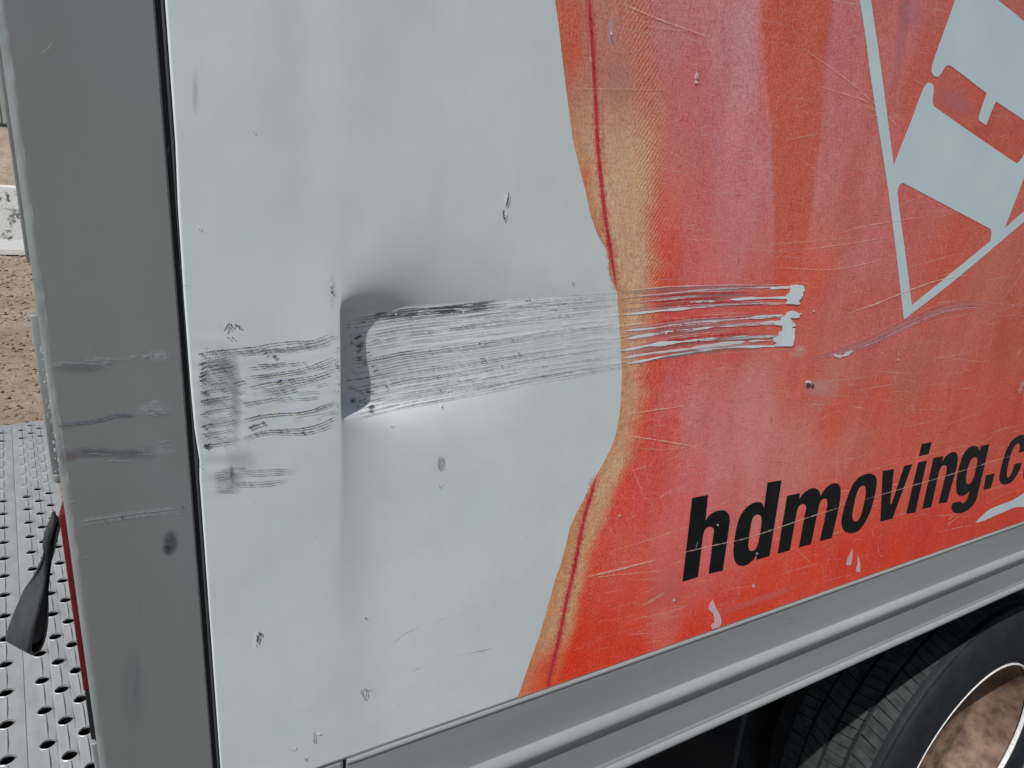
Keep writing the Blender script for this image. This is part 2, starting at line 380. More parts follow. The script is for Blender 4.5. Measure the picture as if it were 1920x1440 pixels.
def print_color(X, Z):
    # anisotropic inverse-distance blend in panel metres; distances shrink with the graphic's depth of field
    sx = 0.6 + X * 1.1
    out = np.zeros(X.shape + (3,)); ws = np.zeros(X.shape)
    for (cx, _, cz), cc in zip(CW, CC):
        d2 = ((X - cx) / (0.35 + .9 * cx)) ** 2 * 1.6 + (Z - cz) ** 2 * 1.0
        wgt = 1 / (d2 + 1.5e-4) ** 1.8
        out += wgt[..., None] * cc; ws += wgt
    c = out / ws[..., None]
    # the print is chalked all over, least along the lower edge
    kk = (.09 * sstep(1.27, 1.42, Z))[..., None]
    c = c * (1 - kk) + kk * lin((196, 146, 148)) / K
    # one saturated fold of the apron with crisp sides, chalk worn on either side of it
    fa = np.interp(Z, SA[::-1, 2], SA[::-1, 0]); fb = np.interp(Z, SB[::-1, 2], SB[::-1, 0])
    fz = sstep(1.66, 1.80, Z)
    ins = sstep(-.006, .006, X - fa) * (1 - sstep(-.008, .008, X - fb))
    c = c * (1 - (ins * fz * .6)[..., None]) + (ins * fz * .6)[..., None] * lin((172, 80, 62)) / K
    ca_ = np.exp(-np.clip(fa - X, 0, 9) / .07) * (X < fa) * fz * .38
    cb_ = np.exp(-np.clip(X - fb, 0, 9) / .07) * (X > fb) * fz * .36
    for q_, col_ in ((ca_, (184, 126, 130)), (cb_, (180, 114, 114))):
        c = c * (1 - q_[..., None]) + q_[..., None] * lin(col_) / K
    # tan border along the outline
    tx = np.interp(Z, TW[::-1, 2], TW[::-1, 0]); e0 = np.interp(Z, ez, ex)
    wob = .004 * np.sin(Z * 90) + .003 * np.sin(Z * 233 + X * 80)
    lw = sstep(1.56, 1.50, Z) if False else 1 - sstep(1.46, 1.56, Z)
    k = 1 - sstep(-.018 + .012 * lw, .026 - .013 * lw, X - tx + wob * (1 - .6 * lw))
    zz = Z
    upk = sstep(1.80, 1.90, zz)                     # near the top the border fades to a dull pink-brown
    tan = (1 - upk)[..., None] * lin((180, 148, 118)) / K + upk[..., None] * lin((168, 112, 98)) / K
    tan = tan * (1 - lw[..., None] * np.array([.0, .12, .25]))
    left = 1 - sstep(0, .02, X - e0)
    tan = tan * (1 - .22 * left[..., None] * np.array([.3, 1, 1.5]))
    # orange patches painted into the border
    for (px, py, rx, rz, s, cc) in ((1068, 40, .014, .030, .9, (182, 84, 58)), (1075, 95, .008, .02, .8, (182, 84, 58)), (1098, 335, .007, .016, .8, (180, 96, 66)), (1118, 430, .008, .010, .5, (180, 100, 70)),
                                 (1012, 1262, .020, .022, .75, (188, 82, 52)), (1026, 1285, .03, .012, .8, (190, 66, 42)), (1128, 240, .004, .03, .0, (0, 0, 0))):
        x0, z0 = W2(px, py)
        g = np.exp(-((X - x0) / rx) ** 2 - ((Z - z0) / rz) ** 2) * s
        tan = tan * (1 - g[..., None]) + g[..., None] * lin(cc) / K
    k = k * (1 - sstep(1.32, 1.27, zz) * sstep(.0, .028, X - e0) * .75)
    c = c * (1 - k[..., None]) + tan * k[..., None]
    hatch = np.exp(-((X - tx - .012) / .020) ** 2) * .95
    # pale dusty fold stripes, crisp on one side
    for (xa, xb, za, zb_, s) in ((0.742, .80, 1.80, 2.2, .20),):
        g = sstep(xa - .002, xa + .004, X) * (1 - sstep(xa + .02, xb, X)) * sstep(za - .08, za + .1, Z) * s
        c = c * (1 - g[..., None]) + g[..., None] * lin((176, 122, 128)) / K
    return np.clip(c, .01, .93), hatch
gz2 = lines([(ZB + .0006, 2.25, .0030), (2.25, ZT - .1, .05)])
uu = np.concatenate([np.linspace(0, .06, 26), np.linspace(.0625, .35, 95)[0:], np.linspace(.354, 1.25, 190), np.linspace(1.3, 4.0, 20)])
GU, GZ = np.meshgrid(uu, gz2)
E0 = np.interp(GZ, ez, ex)
GXp = E0 + GU
cc, hh = print_color(GXp, GZ)
V = np.stack([GXp, dent(GXp, GZ) - .0003, GZ], -1).reshape(-1, 3)
nx, nz_ = len(uu), len(gz2)
i, j = np.meshgrid(np.arange(nx - 1), np.arange(nz_ - 1)); a0 = (j * nx + i).ravel()
graphic = mesh('printed_graphic', V, np.stack([a0, a0 + 1, a0 + nx + 1, a0 + nx], -1), M_print, panel, True,
               cols=np.concatenate([cc.reshape(-1, 3), hh.reshape(-1, 1)], 1), label='faded orange apron print with tan border')

# ---- flat vinyl shapes
def flat(name, outer, holes, material, off, parent=panel, label=None, smooth=True, sub=5):
    loops = [smooth_poly(l, sub) if smooth else np.array(l, float) for l in [outer] + list(holes)]
    L3 = [on_skin(l[:, 0], l[:, 1], off) for l in loops]
    tri = tessellate_polygon([[Vector((q[0], q[2], 0)) for q in l] for l in L3])
    V = np.concatenate(L3)
    # keep faces looking outward (-Y)
    fs = []
    for t3 in tri:
        a, b, c_ = V[t3[0]], V[t3[1]], V[t3[2]]
        ny = (b[2] - a[2]) * (c_[0] - a[0]) - (b[0] - a[0]) * (c_[2] - a[2])
        fs.append(t3 if ny < 0 else t3[::-1])
    return mesh(name, V, fs, material, parent, label=label)

def zA(l): return [(1260 + x * .17708, 900 + y * .17708) for x, y in l]
def zB(l): return [(1580 + x * .17708, 790 + y * .17708) for x, y in l]
OL = .0006
letters = [
 ('h', zA([(212,190),(380,158),(352,435),(380,390),(420,352),(470,328),(530,318),(575,330),(600,365),(610,410),(605,470),(535,955),(385,992),(438,560),(440,520),(425,497),(400,490),(365,505),(340,540),(325,600),(272,1025),(108,1075)]), []),
 ('d', zA([(1008,25),(1158,2),(1030,800),(890,845),(893,785),(870,825),(840,860),(790,895),(735,908),(690,895),(660,850),(648,780),(650,700),(665,580),(690,460),(725,370),(780,295),(840,250),(900,232),(940,240),(962,262),(972,300)]),
   [zA([(895,362),(930,370),(945,400),(935,530),(905,680),(880,730),(845,752),(818,745),(805,700),(810,640),(825,520),(845,420),(870,375)])]),
 ('m', zA([(1215,165),(1352,138),(1342,205),(1380,150),(1430,108),(1490,85),(1535,95),(1560,125),(1568,170),(1620,90),(1670,48),(1720,30),(1760,42),(1780,80),(1782,140),(1770,250),(1690,610),(1562,645),(1635,300),(1642,240),(1635,200),(1615,190),(1585,205),(1560,245),(1545,310),(1470,675),(1340,712),(1410,330),(1418,290),(1408,258),(1385,250),(1350,265),(1325,310),(1312,370),(1245,742),(1115,778)]), []),
 ('o', zB([(-17,1050),(-5,1130),(25,1170),(85,1182),(150,1165),(205,1110),(255,1030),(300,920),(335,790),(355,680),(355,610),(335,570),(290,552),(230,560),(170,590),(115,650),(70,740),(30,850),(0,960)]),
   [zB([(205,680),(232,680),(240,710),(238,790),(215,900),(190,990),(160,1045),(128,1062),(105,1045),(98,1000),(110,920),(130,820),(155,740),(180,695)])]),
 ('v', zB([(420,525),(540,503),(500,865),(512,880),(648,470),(735,450),(525,1025),(395,1062)]), []),
 ('i', zB([(795,435),(890,412),(768,960),(668,978)]), []),
 ('i_dot', zB([(832,240),(940,217),(905,345),(803,368)]), []),
 ('n', zB([(958,387),(1062,365),(1050,425),(1085,372),(1125,338),(1170,320),(1200,330),(1215,370),(1213,430),(1200,500),(1102,855),(1010,870),(1090,550),(1100,500),(1095,468),(1075,460),(1045,475),(1022,520),(1008,575),(935,905),(838,925)]), []),
 ('g', zB([(1460,262),(1550,240),(1430,760),(1400,850),(1350,915),(1290,955),(1215,972),(1165,955),(1146,910),(1160,862),(1245,845),(1255,865),(1280,864),(1305,835),(1325,790),(1340,735),(1310,765),(1270,788),(1230,785),(1205,755),(1198,690),(1205,600),(1225,500),(1250,410),(1285,330),(1330,280),(1380,258),(1420,262),(1440,290),(1447,320)]),
   [zB([(1395,378),(1415,380),(1425,410),(1410,490),(1385,590),(1355,650),(1325,668),(1305,650),(1303,600),(1315,520),(1340,440),(1365,395)])]),
 ('period', zB([(1515,570),(1608,548),(1565,705),(1485,725)]), []),
 ('c', zB([(1870,148),(1800,190),(1745,270),(1705,370),(1675,490),(1655,590),(1665,640),(1690,668),(1730,665),(1790,635),(1840,570),(1875,500),(1895,432),(1815,452),(1795,520),(1765,580),(1742,595),(1735,560),(1745,480),(1775,360),(1810,270),(1845,230),(1868,235),(1875,270),(1860,330),(1945,310),(1965,240),(1960,180),(1935,145),(1905,140)]), []),
]
LET = {}
for nm, o_, h_ in letters:
    LET[nm] = flat('letter' if nm not in ('period', 'i_dot') else 'letter_dot', o_, h_, M_black, OL)
# the address runs on beyond the picture: o and m repeat the same letter forms
def xr(o):
    xs = [v_.co.x for v_ in o.data.vertices]; return min(xs), max(xs)
gap = xr(LET['n'])[0] - xr(LET['i'])[1]
cx1 = xr(LET['c'])[1]
for src in ('o', 'm'):
    c2 = LET[src].copy(); COL.objects.link(c2); c2.parent = panel
    a_, b_ = xr(LET[src]); c2.location.x = cx1 + .012 - a_; cx1 = b_ + c2.location.x

logo_line = [(1597,-100),(1611,0),(1631,140),(1644,225),(1665,360),(1679,460),(1694,600),(1780,534),(1920,414),(2150,218),(2150,190),(1920,395),(1883,428)]
big_white = [(1611,0),(1622,70),(1631,140),(1644,225),(1665,360),(1679,470),(1694,599),(1780,533),(1920,415),(2160,212),(2160,190),(1920,395),(1883,428),(1909,360),(1922,326),(1990,150),(1960,205),(1920,288),(1910,303),(1905,306),(1897,301),(1751,200),(1748,192),(1750,168),(1749,160),(1744,155),(1737,156),(1731,165),(1722,187),(1710,220),(1690,270),(1675,310),(1663,220),(1652,135),(1642,67),(1632,0),(1619,-90),(1598,-90)]
tri_hole = [(1682,362),(1686,346),(1693,343),(1856,429),(1858,436),(1856,452),(1709,572),(1695,462)]
flat('logo_print', big_white, [tri_hole], M_logo, OL, label='white slab lettering inside a white diamond outline', smooth=True, sub=3)
upper = [(1818,-80),(1790,0),(1765,70),(1749,115),(1746,128),(1747,138),(1752,144),(1759,144),(1765,136),(1771,126),(1777,122),(1785,126),(1849,175),(1834,220),(1835,226),(1848,235),(1866,190),(1920,226),(2010,290),(2060,170),(1920,41),(1870,0),(1826,-38)]
flat('logo_print', upper, [], M_logo, OL, sub=3)
flat('swoosh_print', zB([(1398,1072),(1470,1000),(1540,940),(1610,905),(1700,870),(1800,830),(1920,755),(2080,640),(2120,720),(2060,860),(1920,905),(1860,905),(1800,915),(1700,960),(1600,1000),(1480,1055)]), [], M_logo, OL)

# ------------------------------------------------------------------ marks: ribbons and rubs lying on the skin
class Marks:
    def __init__(s): s.v = []; s.f = []; s.c = []; s.n = 0
    def ribbon(s, pts, wpx, col, a=1.0, wob=.6, fade=.25, off=.0007, taper=True, step=4.0, rag=.35, gaps=0.0, even=False):
        pts = np.array(pts, float); d = np.r_[0, np.cumsum(np.hypot(*np.diff(pts, axis=0).T))]
        n = max(4, int(d[-1] / step)); t_ = np.linspace(0, d[-1], n)
        if len(pts) > 2:
            sp = smooth_poly(pts, 6, 60, closed=False); ds = np.r_[0, np.cumsum(np.hypot(*np.diff(sp, axis=0).T))]
            t_ = np.linspace(0, ds[-1], n); x = np.interp(t_, ds, sp[:, 0]); y = np.interp(t_, ds, sp[:, 1])
        else:
            x = np.interp(t_, d, pts[:, 0]); y = np.interp(t_, d, pts[:, 1])
        tx, ty = np.gradient(x), np.gradient(y); L = np.hypot(tx, ty) + 1e-9; nx_, ny_ = -ty / L, tx / L
        wb = np.cumsum(rng.normal(0, 1, n)); wb = (wb - np.linspace(wb[0], wb[-1], n)) / (np.sqrt(n) + 1) * wob
        x = x + nx_ * wb; y = y + ny_ * wb
        u = np.linspace(0, 1, n)
        nzr = rng.normal(0, 1, n)
        if even: nzr = np.convolve(rng.normal(0, 1.5, n + 4), [.15, .2, .3, .2, .15], 'valid')
        ww = wpx * (1 + rag * nzr).clip(.25, 2.2) / 2
        if taper: ww = ww * np.clip(np.minimum(u, 1 - u) / .12, .15, 1)
        al = a * np.clip(np.minimum(u, 1 - u) / max(fade, 1e-3), 0, 1) if fade else np.full(n, a)
        if gaps:
            g = np.interp(np.arange(n), np.arange(0, n + 6, 6), (rng.random(len(np.arange(0, n + 6, 6))) > gaps).astype(float)); al = al * g
        P1 = on_skin(x + nx_ * ww, y + ny_ * ww, off); P2 = on_skin(x - nx_ * ww, y - ny_ * ww, off)
        b = s.n; s.v += [P1, P2]; s.n += 2 * n
        q = np.arange(n - 1); s.f.append(np.stack([b + q, b + q + 1, b + n + q + 1, b + n + q], -1))
        c4 = np.concatenate([np.tile(col, (n, 1)), al[:, None]], 1); s.c += [c4, c4]
    def rub(s, cx, cy, rx, ry, col, a=.5, rot=0, off=.0005, n=14):
        g = np.linspace(-1, 1, n); U, Vv = np.meshgrid(g, g)
        ca, sa = math.cos(rot), math.sin(rot)
        x = cx + (U * rx) * ca - (Vv * ry) * sa; y = cy + (U * rx) * sa + (Vv * ry) * ca
        al = a * np.clip(1 - (U ** 2 + Vv ** 2), 0, 1) ** 1.2
        P = on_skin(x, y, off).reshape(-1, 3); b = s.n; s.v.append(P); s.n += n * n
        i, j = np.meshgrid(np.arange(n - 1), np.arange(n - 1)); k = (j * n + i).ravel() + b
        s.f.append(np.stack([k, k + 1, k + n + 1, k + n], -1))
        s.c.append(np.concatenate([np.tile(col, (n * n, 1)), al.reshape(-1, 1)], 1))
    def build(s, name, material, parent, label=None, kind='stuff'):
        return mesh(name, np.concatenate(s.v), np.concatenate(s.f), material, parent, False, np.concatenate(s.c), kind, label)

G1, G2, G3 = alb((78, 83, 86)), alb((112, 117, 119)), alb((60, 64, 66))
GW = alb((205, 208, 208)); YEL = alb((176, 172, 140)); FILM = alb((150, 152, 154))
top = np.array([(640,598),(700,592),(750,583),(870,572),(1000,560),(1157,548),(1300,538),(1482,534)], float)
bot = np.array([(640,790),(700,776),(750,764),(860,744),(1000,716),(1166,689),(1300,667),(1486,650)], float)
def track(s_, x0, x1, n=9):
    x = np.linspace(x0, x1, n)
    return np.stack([x, np.interp(x, top[:, 0], top[:, 1]) * (1 - s_) + np.interp(x, bot[:, 0], bot[:, 1]) * s_], -1)
def w_at(x): return 1.0
m = Marks()
m = Marks()
for k in range(60):
    s_ = rng.random() ** 1.15
    if .26 < s_ < .40 and k % 4: continue
    L = rng.uniform(50, 420); x0 = rng.uniform(640, 1120); x1 = min(x0 + L, 1185)
    dk = rng.random(); fadex = 1 - .72 * (x0 - 640) / 520
    m.ribbon(track(s_, x0, x1), rng.uniform(.7, 1.3), G2 if dk < .4 else G1, rng.uniform(.4, .95) * fadex, .9, .3, .0007, rag=.6, gaps=.2, step=3)
for s_, a_ in ((.005,.9),(.03,.8),(.06,.7),(.10,.7),(.16,.6),(.20,.55),(.27,.6),(.33,.45),(.43,.75),(.455,.8),(.50,.55),(.56,.5),(.62,.6),(.70,.55),(.735,.7),(.80,.5),(.86,.6),(.91,.5),(.96,.6),(1.0,.6)):
    m.ribbon(track(s_, 642, 960, 9), 1.3, G2, a_ * .9, 1.0, .12, .0008, gaps=.1)
    m.ribbon(track(s_, 860, 1165, 9), 1.1, G2, a_ * .6, 1.0, .2, .0008, gaps=.1)
    m.ribbon(track(s_ + .012, 700, 1165, 9), 1.1, GW, .45, .8, .2, .0008, gaps=.25)
    m.ribbon(track(s_, 642 + rng.uniform(0, 60), 800 + rng.uniform(0, 120), 8), 1.7, G1, a_ * .8, 1.0, .35, .0009, gaps=.2)
for k in range(46):   # dark torn lip along the upper fold
    x0 = rng.uniform(690, 900); m.ribbon(track(rng.uniform(-.02, .07), x0, x0 + rng.uniform(20, 120), 5), rng.uniform(1, 2.6), G3 if rng.random() < .5 else G1, rng.uniform(.5, .95), .8, .3, .0009)
for k in range(30):
    x0 = rng.uniform(740, 1080); m.ribbon(track(rng.uniform(0, .12), x0, x0 + rng.uniform(20, 90), 5), rng.uniform(.8, 1.6), GW, .8, .5, .3, .0011)
for k in range(60):
    x0 = rng.uniform(690, 1140); m.ribbon(track(rng.uniform(.1, 1), x0, x0 + rng.uniform(20, 120), 5), rng.uniform(.8, 1.4), GW, .55, .5, .3, .0010)
for k in range(30):   # scuffs inside the shaded pocket
    x0 = rng.uniform(645, 700); s_ = rng.random(); m.ribbon(track(s_, x0, x0 + rng.uniform(5, 26), 4), rng.uniform(1.2, 3.4), G3, rng.uniform(.4, .9), 2.0, .3, .0010, rag=.7)
for k in range(14):
    s_ = rng.random(); m.ribbon([(rng.uniform(648, 685), 600 + s_ * 160), (rng.uniform(648, 690), 620 + s_ * 150)], rng.uniform(1.5, 4), G3 if k % 2 else FILM, .4, 2, .3, .0010, rag=.7)
for k in range(30):   # little burrs where the metal tore
    x0 = rng.uniform(700, 1000); s_ = rng.choice([.02, .08, .45, .62, .74, .9]); q = track(s_, x0, x0 + 4, 2)[0]
    m.ribbon([(q[0], q[1] - 2), (q[0] + rng.uniform(2, 8), q[1] + rng.uniform(-2, 4))], 2.0, G1 if k % 3 else GW, .9, 1.5, .1, .0011, step=1.5)
left = [[(366,665),(405,658),(440,656),(480,652),(520,645),(560,641),(590,638),(610,630),(633,621)],
 [(440,665),(500,657),(540,655),(580,652),(605,645),(625,636)],[(390,672),(440,662),(500,655),(560,648),(600,640),(628,632)],[(455,708),(500,702),(560,694),(600,680),(630,668)],[(475,709),(520,702),(570,696),(610,684),(633,672)],
 [(460,728),(500,719),(560,710),(600,702),(633,690)],[(480,730),(540,724),(580,715),(610,704),(633,695)],[(450,758),(500,748),(552,745)],[(448,790),(480,782),(520,777),(570,772),(600,762),(635,750)],[(452,787),(500,776),(560,770),(600,764),(635,753)],
 [(450,820),(500,808),(540,805),(580,800),(610,790),(635,778)],[(500,806),(545,806),(590,798),(634,780)],[(460,690),(520,683),(580,680)],[(480,683),(540,678)],[(450,826),(490,812),(560,812),(600,804),(630,790)],[(470,738),(540,730)],[(500,740),(560,728)]]
for l in left:
    m.ribbon(l, 1.25, G1, .95, 2.2, .06, .0008, rag=.5, gaps=.05, step=2.5)
    if rng.random() < .7: m.ribbon([(x + rng.uniform(-3, 3), y + 3) for x, y in l], 1.2, G2, .7, 2.0, .1, .0008, gaps=.3)
for k in range(26):
    x0 = rng.uniform(460, 600); y0 = rng.uniform(640, 810) - (x0 - 370) * .08
    m.ribbon([(x0, y0), (x0 + rng.uniform(14, 70), y0 - rng.uniform(2, 9))], rng.uniform(.8, 1.8), G2 if rng.random() < .8 else YEL, .7, 1.4, .25, .0008, gaps=.15)
for x, y, r in ((700 - 177, 715, 6), (545, 712, 7), (515, 668, 5), (497, 663, 4), (470, 801, 5), (480, 797, 9), (492, 793, 6), (565, 812, 6), (525, 714, 5)):
    m.ribbon([(x - r, y + 2), (x + r, y - 2)], 3, G3, .85, 1.5, .2, .0009, rag=.7, step=2)
# crushed zone at the buckle (x 370..450)
for k in range(110):
    y0 = rng.uniform(655, 838); x0 = rng.uniform(372, 436); dens = 1.0 if (y0 < 770) else .6
    if rng.random() > dens: continue
    yy = y0 + (1 if y0 > 700 else 0)
    m.ribbon([(x0, yy), (x0 + rng.uniform(6, 34), yy - rng.uniform(1, 6))], rng.uniform(.8, 1.6), (G1, G2, G3)[rng.integers(3)], rng.uniform(.4, .85), 1.8, .25, .0008, rag=.6, step=2.5)
for y0 in (665, 683, 692, 700, 706, 714, 736, 752, 775, 800, 815, 838):
    for k in range(3):
        x0 = 369 + (y0 - 665) * .05 + rng.uniform(0, 8); m.ribbon([(x0, y0 + rng.uniform(-3, 3)), (x0 + rng.uniform(4, 14), y0 + rng.uniform(-4, 2))], rng.uniform(1.2, 2.6), G3, .85, 1.5, .15, .0009, rag=.7, step=1.6)
    m.ribbon([(368 + (y0 - 665) * .05, y0), (400, y0 - 5), (440, y0 - 11)], 1.4, G1, .8, 1.5, .2, .0008)
for k in range(10):
    x0 = rng.uniform(380, 388); y0 = rng.uniform(833, 842); m.ribbon([(x0, y0), (x0 + rng.uniform(3, 9), y0 - rng.uniform(-3, 5))], 3, G3, .95, 1, .1, .0009, step=1.5)
mr = Marks()
mr.rub(426, 705, 24, 60, alb((106, 112, 118)), .26); mr.rub(408, 680, 30, 18, alb((90, 94, 96)), .25); mr.rub(441, 750, 11, 100, alb((106, 112, 122)), .36)
mr.rub(395, 760, 30, 90, alb((130, 134, 136)), .28)
# second, smaller rub lower down
mr.rub(428, 900, 36, 26, alb((110, 116, 120)), .35); mr.rub(434, 888, 4, 20, alb((60, 64, 66)), .6); mr.rub(450, 864, 34, 34, alb((136, 142, 146)), .35)
for l in ([(396,888),(420,885),(434,884)],[(412,878),(450,876),(470,878)],[(434,885),(500,880),(566,879)],[(440,889),(500,888),(560,884)],[(400,896),(440,892)],[(420,905),(500,903),(550,897)],[(408,913),(440,911),(500,908),(545,898)],[(405,920),(450,921)],[(432,880),(436,905)]):
    m.ribbon(l, 1.6, G2, .75, 1.0, .3, .0008)
for k in range(24):
    x0 = rng.uniform(400, 445); y0 = rng.uniform(880, 922); m.ribbon([(x0, y0), (x0 + rng.uniform(6, 20), y0 - rng.uniform(0, 2))], 1.3, G2, .5, 1, .3, .0008, step=2)
# loose chips and nicks of the white paint
def nick(x, y, w_, h_, n=5, dark=G3):
    for k in range(n):
        a = rng.uniform(-1, 1) * w_; b = -h_ + 2 * h_ * (k + .5) / n
        m.ribbon([(x + a, y + b - h_ / n), (x + a * .5 + rng.uniform(-2, 2), y + b + h_ / n)], rng.uniform(1.2, 2.6), dark if k % 3 else GW, .9, 1, .1, .0009, step=1.5)
for q in ((482,1195,4,13,4),(430,612,9,8,4),(826,911,4,5,3),(1073,530,5,4,3),(475,246,2,3,2),(552,1404,4,4,2),(572,1422,5,5,3),(683,1157,4,4,2),(1145,70,3,10,3),(828,762,3,4,2),(737,798,3,3,2),(622,540,3,12,3),(376,428,5,4,2),(372,868,6,3,2),(377,876,4,3,2)):
    nick(*q)
mr.rub(825, 868, 6, 14, FILM, .8); mr.rub(622, 545, 8, 40, alb((140, 148, 145)), .25); mr.rub(364, 170, 6, 50, alb((140, 140, 145)), .35)
for l, w_, c_ in (([(953,360),(952,374),(948,386)], 1.8, G3),([(944,392),(943,402),(945,413)], 2.6, G3),([(948,362),(948,374),(945,386)], 2.4, GW),([(947,396),(947,408)], 2.2, GW),
 ([(484,1182),(488,1190),(482,1198),(484,1206)], 2.4, G3),([(480,1184),(478,1194),(476,1206),(479,1212)], 1.8, GW),([(488,1184),(490,1194)], 2, G3),
 ([(679,1288),(677,1298),(682,1306),(684,1312),(687,1304),(685,1292),(680,1288)], 1.5, G2),([(685,1294),(697,1292)], 1.2, G2),
 ([(588,1370),(589,1380),(588,1392),(593,1392)], 1.8, G2),([(592,1376),(602,1375)], 1.8, GW),([(826,852),(821,866),(822,880),(829,878),(831,864),(826,852)], 1.2, G2),
 ([(432,604),(424,614),(420,622)], 2, G1),([(432,606),(436,614)], 3.4, G3),([(440,606),(446,614)], 2, G1),([(445,608),(452,616)], 1.8, G1),([(424,604),(420,616)], 1.6, GW),([(424,630),(432,636)], 1.6, G1),([(434,630),(440,637)], 1.8, G1)):
    m.ribbon(l, w_, c_, .95, .5, .05, .0010, rag=.3, step=2)

for l in ([(725,1215),(760,1186),(800,1172),(850,1152)],[(744,1274),(770,1258),(797,1246)],[(848,1231),(880,1224),(912,1217),(930,1211)],[(600,620),(620,560)]):
    m.ribbon(l, 1.4, alb((130, 130, 134)), .55, .8, .3, .0007, gaps=.25)
for k in range(14):
    x0 = rng.uniform(360, 1020); y0 = rng.uniform(10, 1380)
    if y0 > 1440 - (x0 - 530) * .33 - 12: continue
    m.ribbon([(x0, y0), (x0 + rng.uniform(-2, 3), y0 + rng.uniform(2, 6))], rng.uniform(.8, 1.8), G2, rng.uniform(.25, .6), .5, .2, .0007, step=1.5)
for k in range(26):
    x0 = rng.uniform(625, 634); y0 = rng.uniform(630, 790)
    m.ribbon([(x0, y0), (x0 + rng.uniform(1, 6), y0 + rng.uniform(-3, 3))], rng.uniform(1, 2.4), G1 if k % 3 else GW, .8, 1, .2, .0009, step=1.5)
m.build('scratch_marks', M_solid, panel, 'dark grey scratches and torn paint of the long scrape'); mr.build('scuff_marks', M_mark, panel)

# ---- the same scrape where it crosses the print
m = Marks()
PALE = alb((196, 184, 184)); PINK = alb((180, 132, 130)); DRED = alb((166, 48, 46)); WHT = alb((190, 196, 198)); OR = alb((206, 130, 104)); GRN = alb((130, 124, 122))
for k in range(16):
    s_ = (k + .5) / 16
    if .30 < s_ < .42: continue
    m.ribbon(track(s_ + rng.uniform(-.02, .02), 1150, rng.uniform(1380, 1470)), rng.uniform(4, 8), PINK if k % 3 else GRN, .42, .8, .15, .0006, False)
for s_ in (.10, .17, .24, .46, .54, .62, .72, .80):
    m.ribbon(track(s_, 1215, rng.uniform(1350, 1450)), 4, DRED, .75, .8, .25, .0007)
for k in range(70):
    s_ = rng.random()
    if .31 < s_ < .40: continue
    x0 = rng.uniform(1150, 1400); L = rng.uniform(40, 200)
    m.ribbon(track(s_, x0, min(x0 + L, 1478), 6), rng.uniform(1, 2.4), (PALE, GRN, PINK, PALE, G2)[rng.integers(5)], rng.uniform(.35, .85), .6, .3, .0008)
m.build('scrape_film', M_mark, panel)
m = Marks()
for l, w_, a_ in (([(1165,546),(1270,537),(1480,533)],1.5,.7),([(1155,560),(1240,550),(1350,541),(1480,537)],2.2,.7),([(1440,540),(1484,538)],4,1),([(1365,562),(1420,559),(1480,558)],3.6,1),([(1290,567),(1342,565)],2.6,.9),
 ([(1158,591),(1220,584),(1300,577),(1370,571)],2.6,.95),([(1370,571),(1480,569)],2.0,.5),([(1160,621),(1240,612),(1310,603),(1400,596),(1472,589)],3.2,.95),([(1400,596),(1470,592)],5,1),([(1165,637),(1220,627),(1310,616),(1345,612)],4.6,.95),([(1400,611),(1470,603)],5.4,1),([(1345,613),(1400,608)],2.2,.9),
 ([(1160,658),(1220,647),(1300,638),(1350,634)],5.2,.95),([(1350,634),(1460,630)],3.8,.9),([(1165,672),(1230,661),(1300,653)],3.4,.8),([(1290,654),(1350,645),(1400,641)],4.6,.8),([(1165,684),(1230,671),(1330,655),(1400,650),(1485,648)],3.6,1),([(1400,640),(1455,637)],3,.9)):
    m.ribbon(l, w_, WHT if w_ > 2.4 else PALE, a_, 1.2, .05, .0007, rag=.5, step=5, even=True)
def zC(l): return [(1340 + x * .1389, 500 + y * .1389) for x, y in l]
m.build('scratch_marks', M_solid, panel, 'white stripes scraped through the orange print')
M_bare = noisy('bare_white_patch', alb((184, 194, 198)), alb((174, 184, 190)), 30, .4, bs=.1)
flat('bare_patch', zC([(1010,250),(1100,240),(1190,255),(1200,285),(1210,320),(1185,350),(1190,375),(1160,430),(1130,460),(1145,490),(1130,515),(1060,505),(940,500),(975,450),(940,425),(945,400),(960,375),(1000,350),(1010,300)]), [], M_bare, .0011, smooth=False)
flat('bare_patch', zC([(960,615),(1040,590),(1090,605),(1140,630),(1140,680),(1100,695),(1010,690),(1040,735),(1080,770),(1085,800),(1040,813),(1040,825),(1080,830),(1070,900),(1075,960),(1050,1060),(1030,1075),(790,1070),(830,1030),(780,1000),(785,960),(850,930),(860,880),(905,860),(905,795),(800,785),(820,740),(890,715),(880,690),(950,650)]), [], M_bare, .0011, smooth=False)
def z8(l): return [(1200 + x * .375, 780 + y * .375) for x, y in l]
M_peel = noisy('peeled_backing', alb((186, 158, 162)), alb((176, 140, 146)), 60, .6, bs=.2)
flat('peeled_patch', z8([(362,915),(375,950),(400,1000),(405,1030),(395,1055),(360,1065),(352,1045),(370,1030),(365,990),(340,965),(345,940)]), [], M_peel, .0008, sub=3)
flat('peeled_patch', z8([(1062,660),(1060,700),(1052,745),(1028,745),(1035,710)]), [], M_peel, .0008, sub=3)
flat('peeled_patch', z8([(1085,690),(1098,730),(1098,780),(1075,775),(1085,735)]), [], M_peel, .0008, sub=3)

m = Marks()
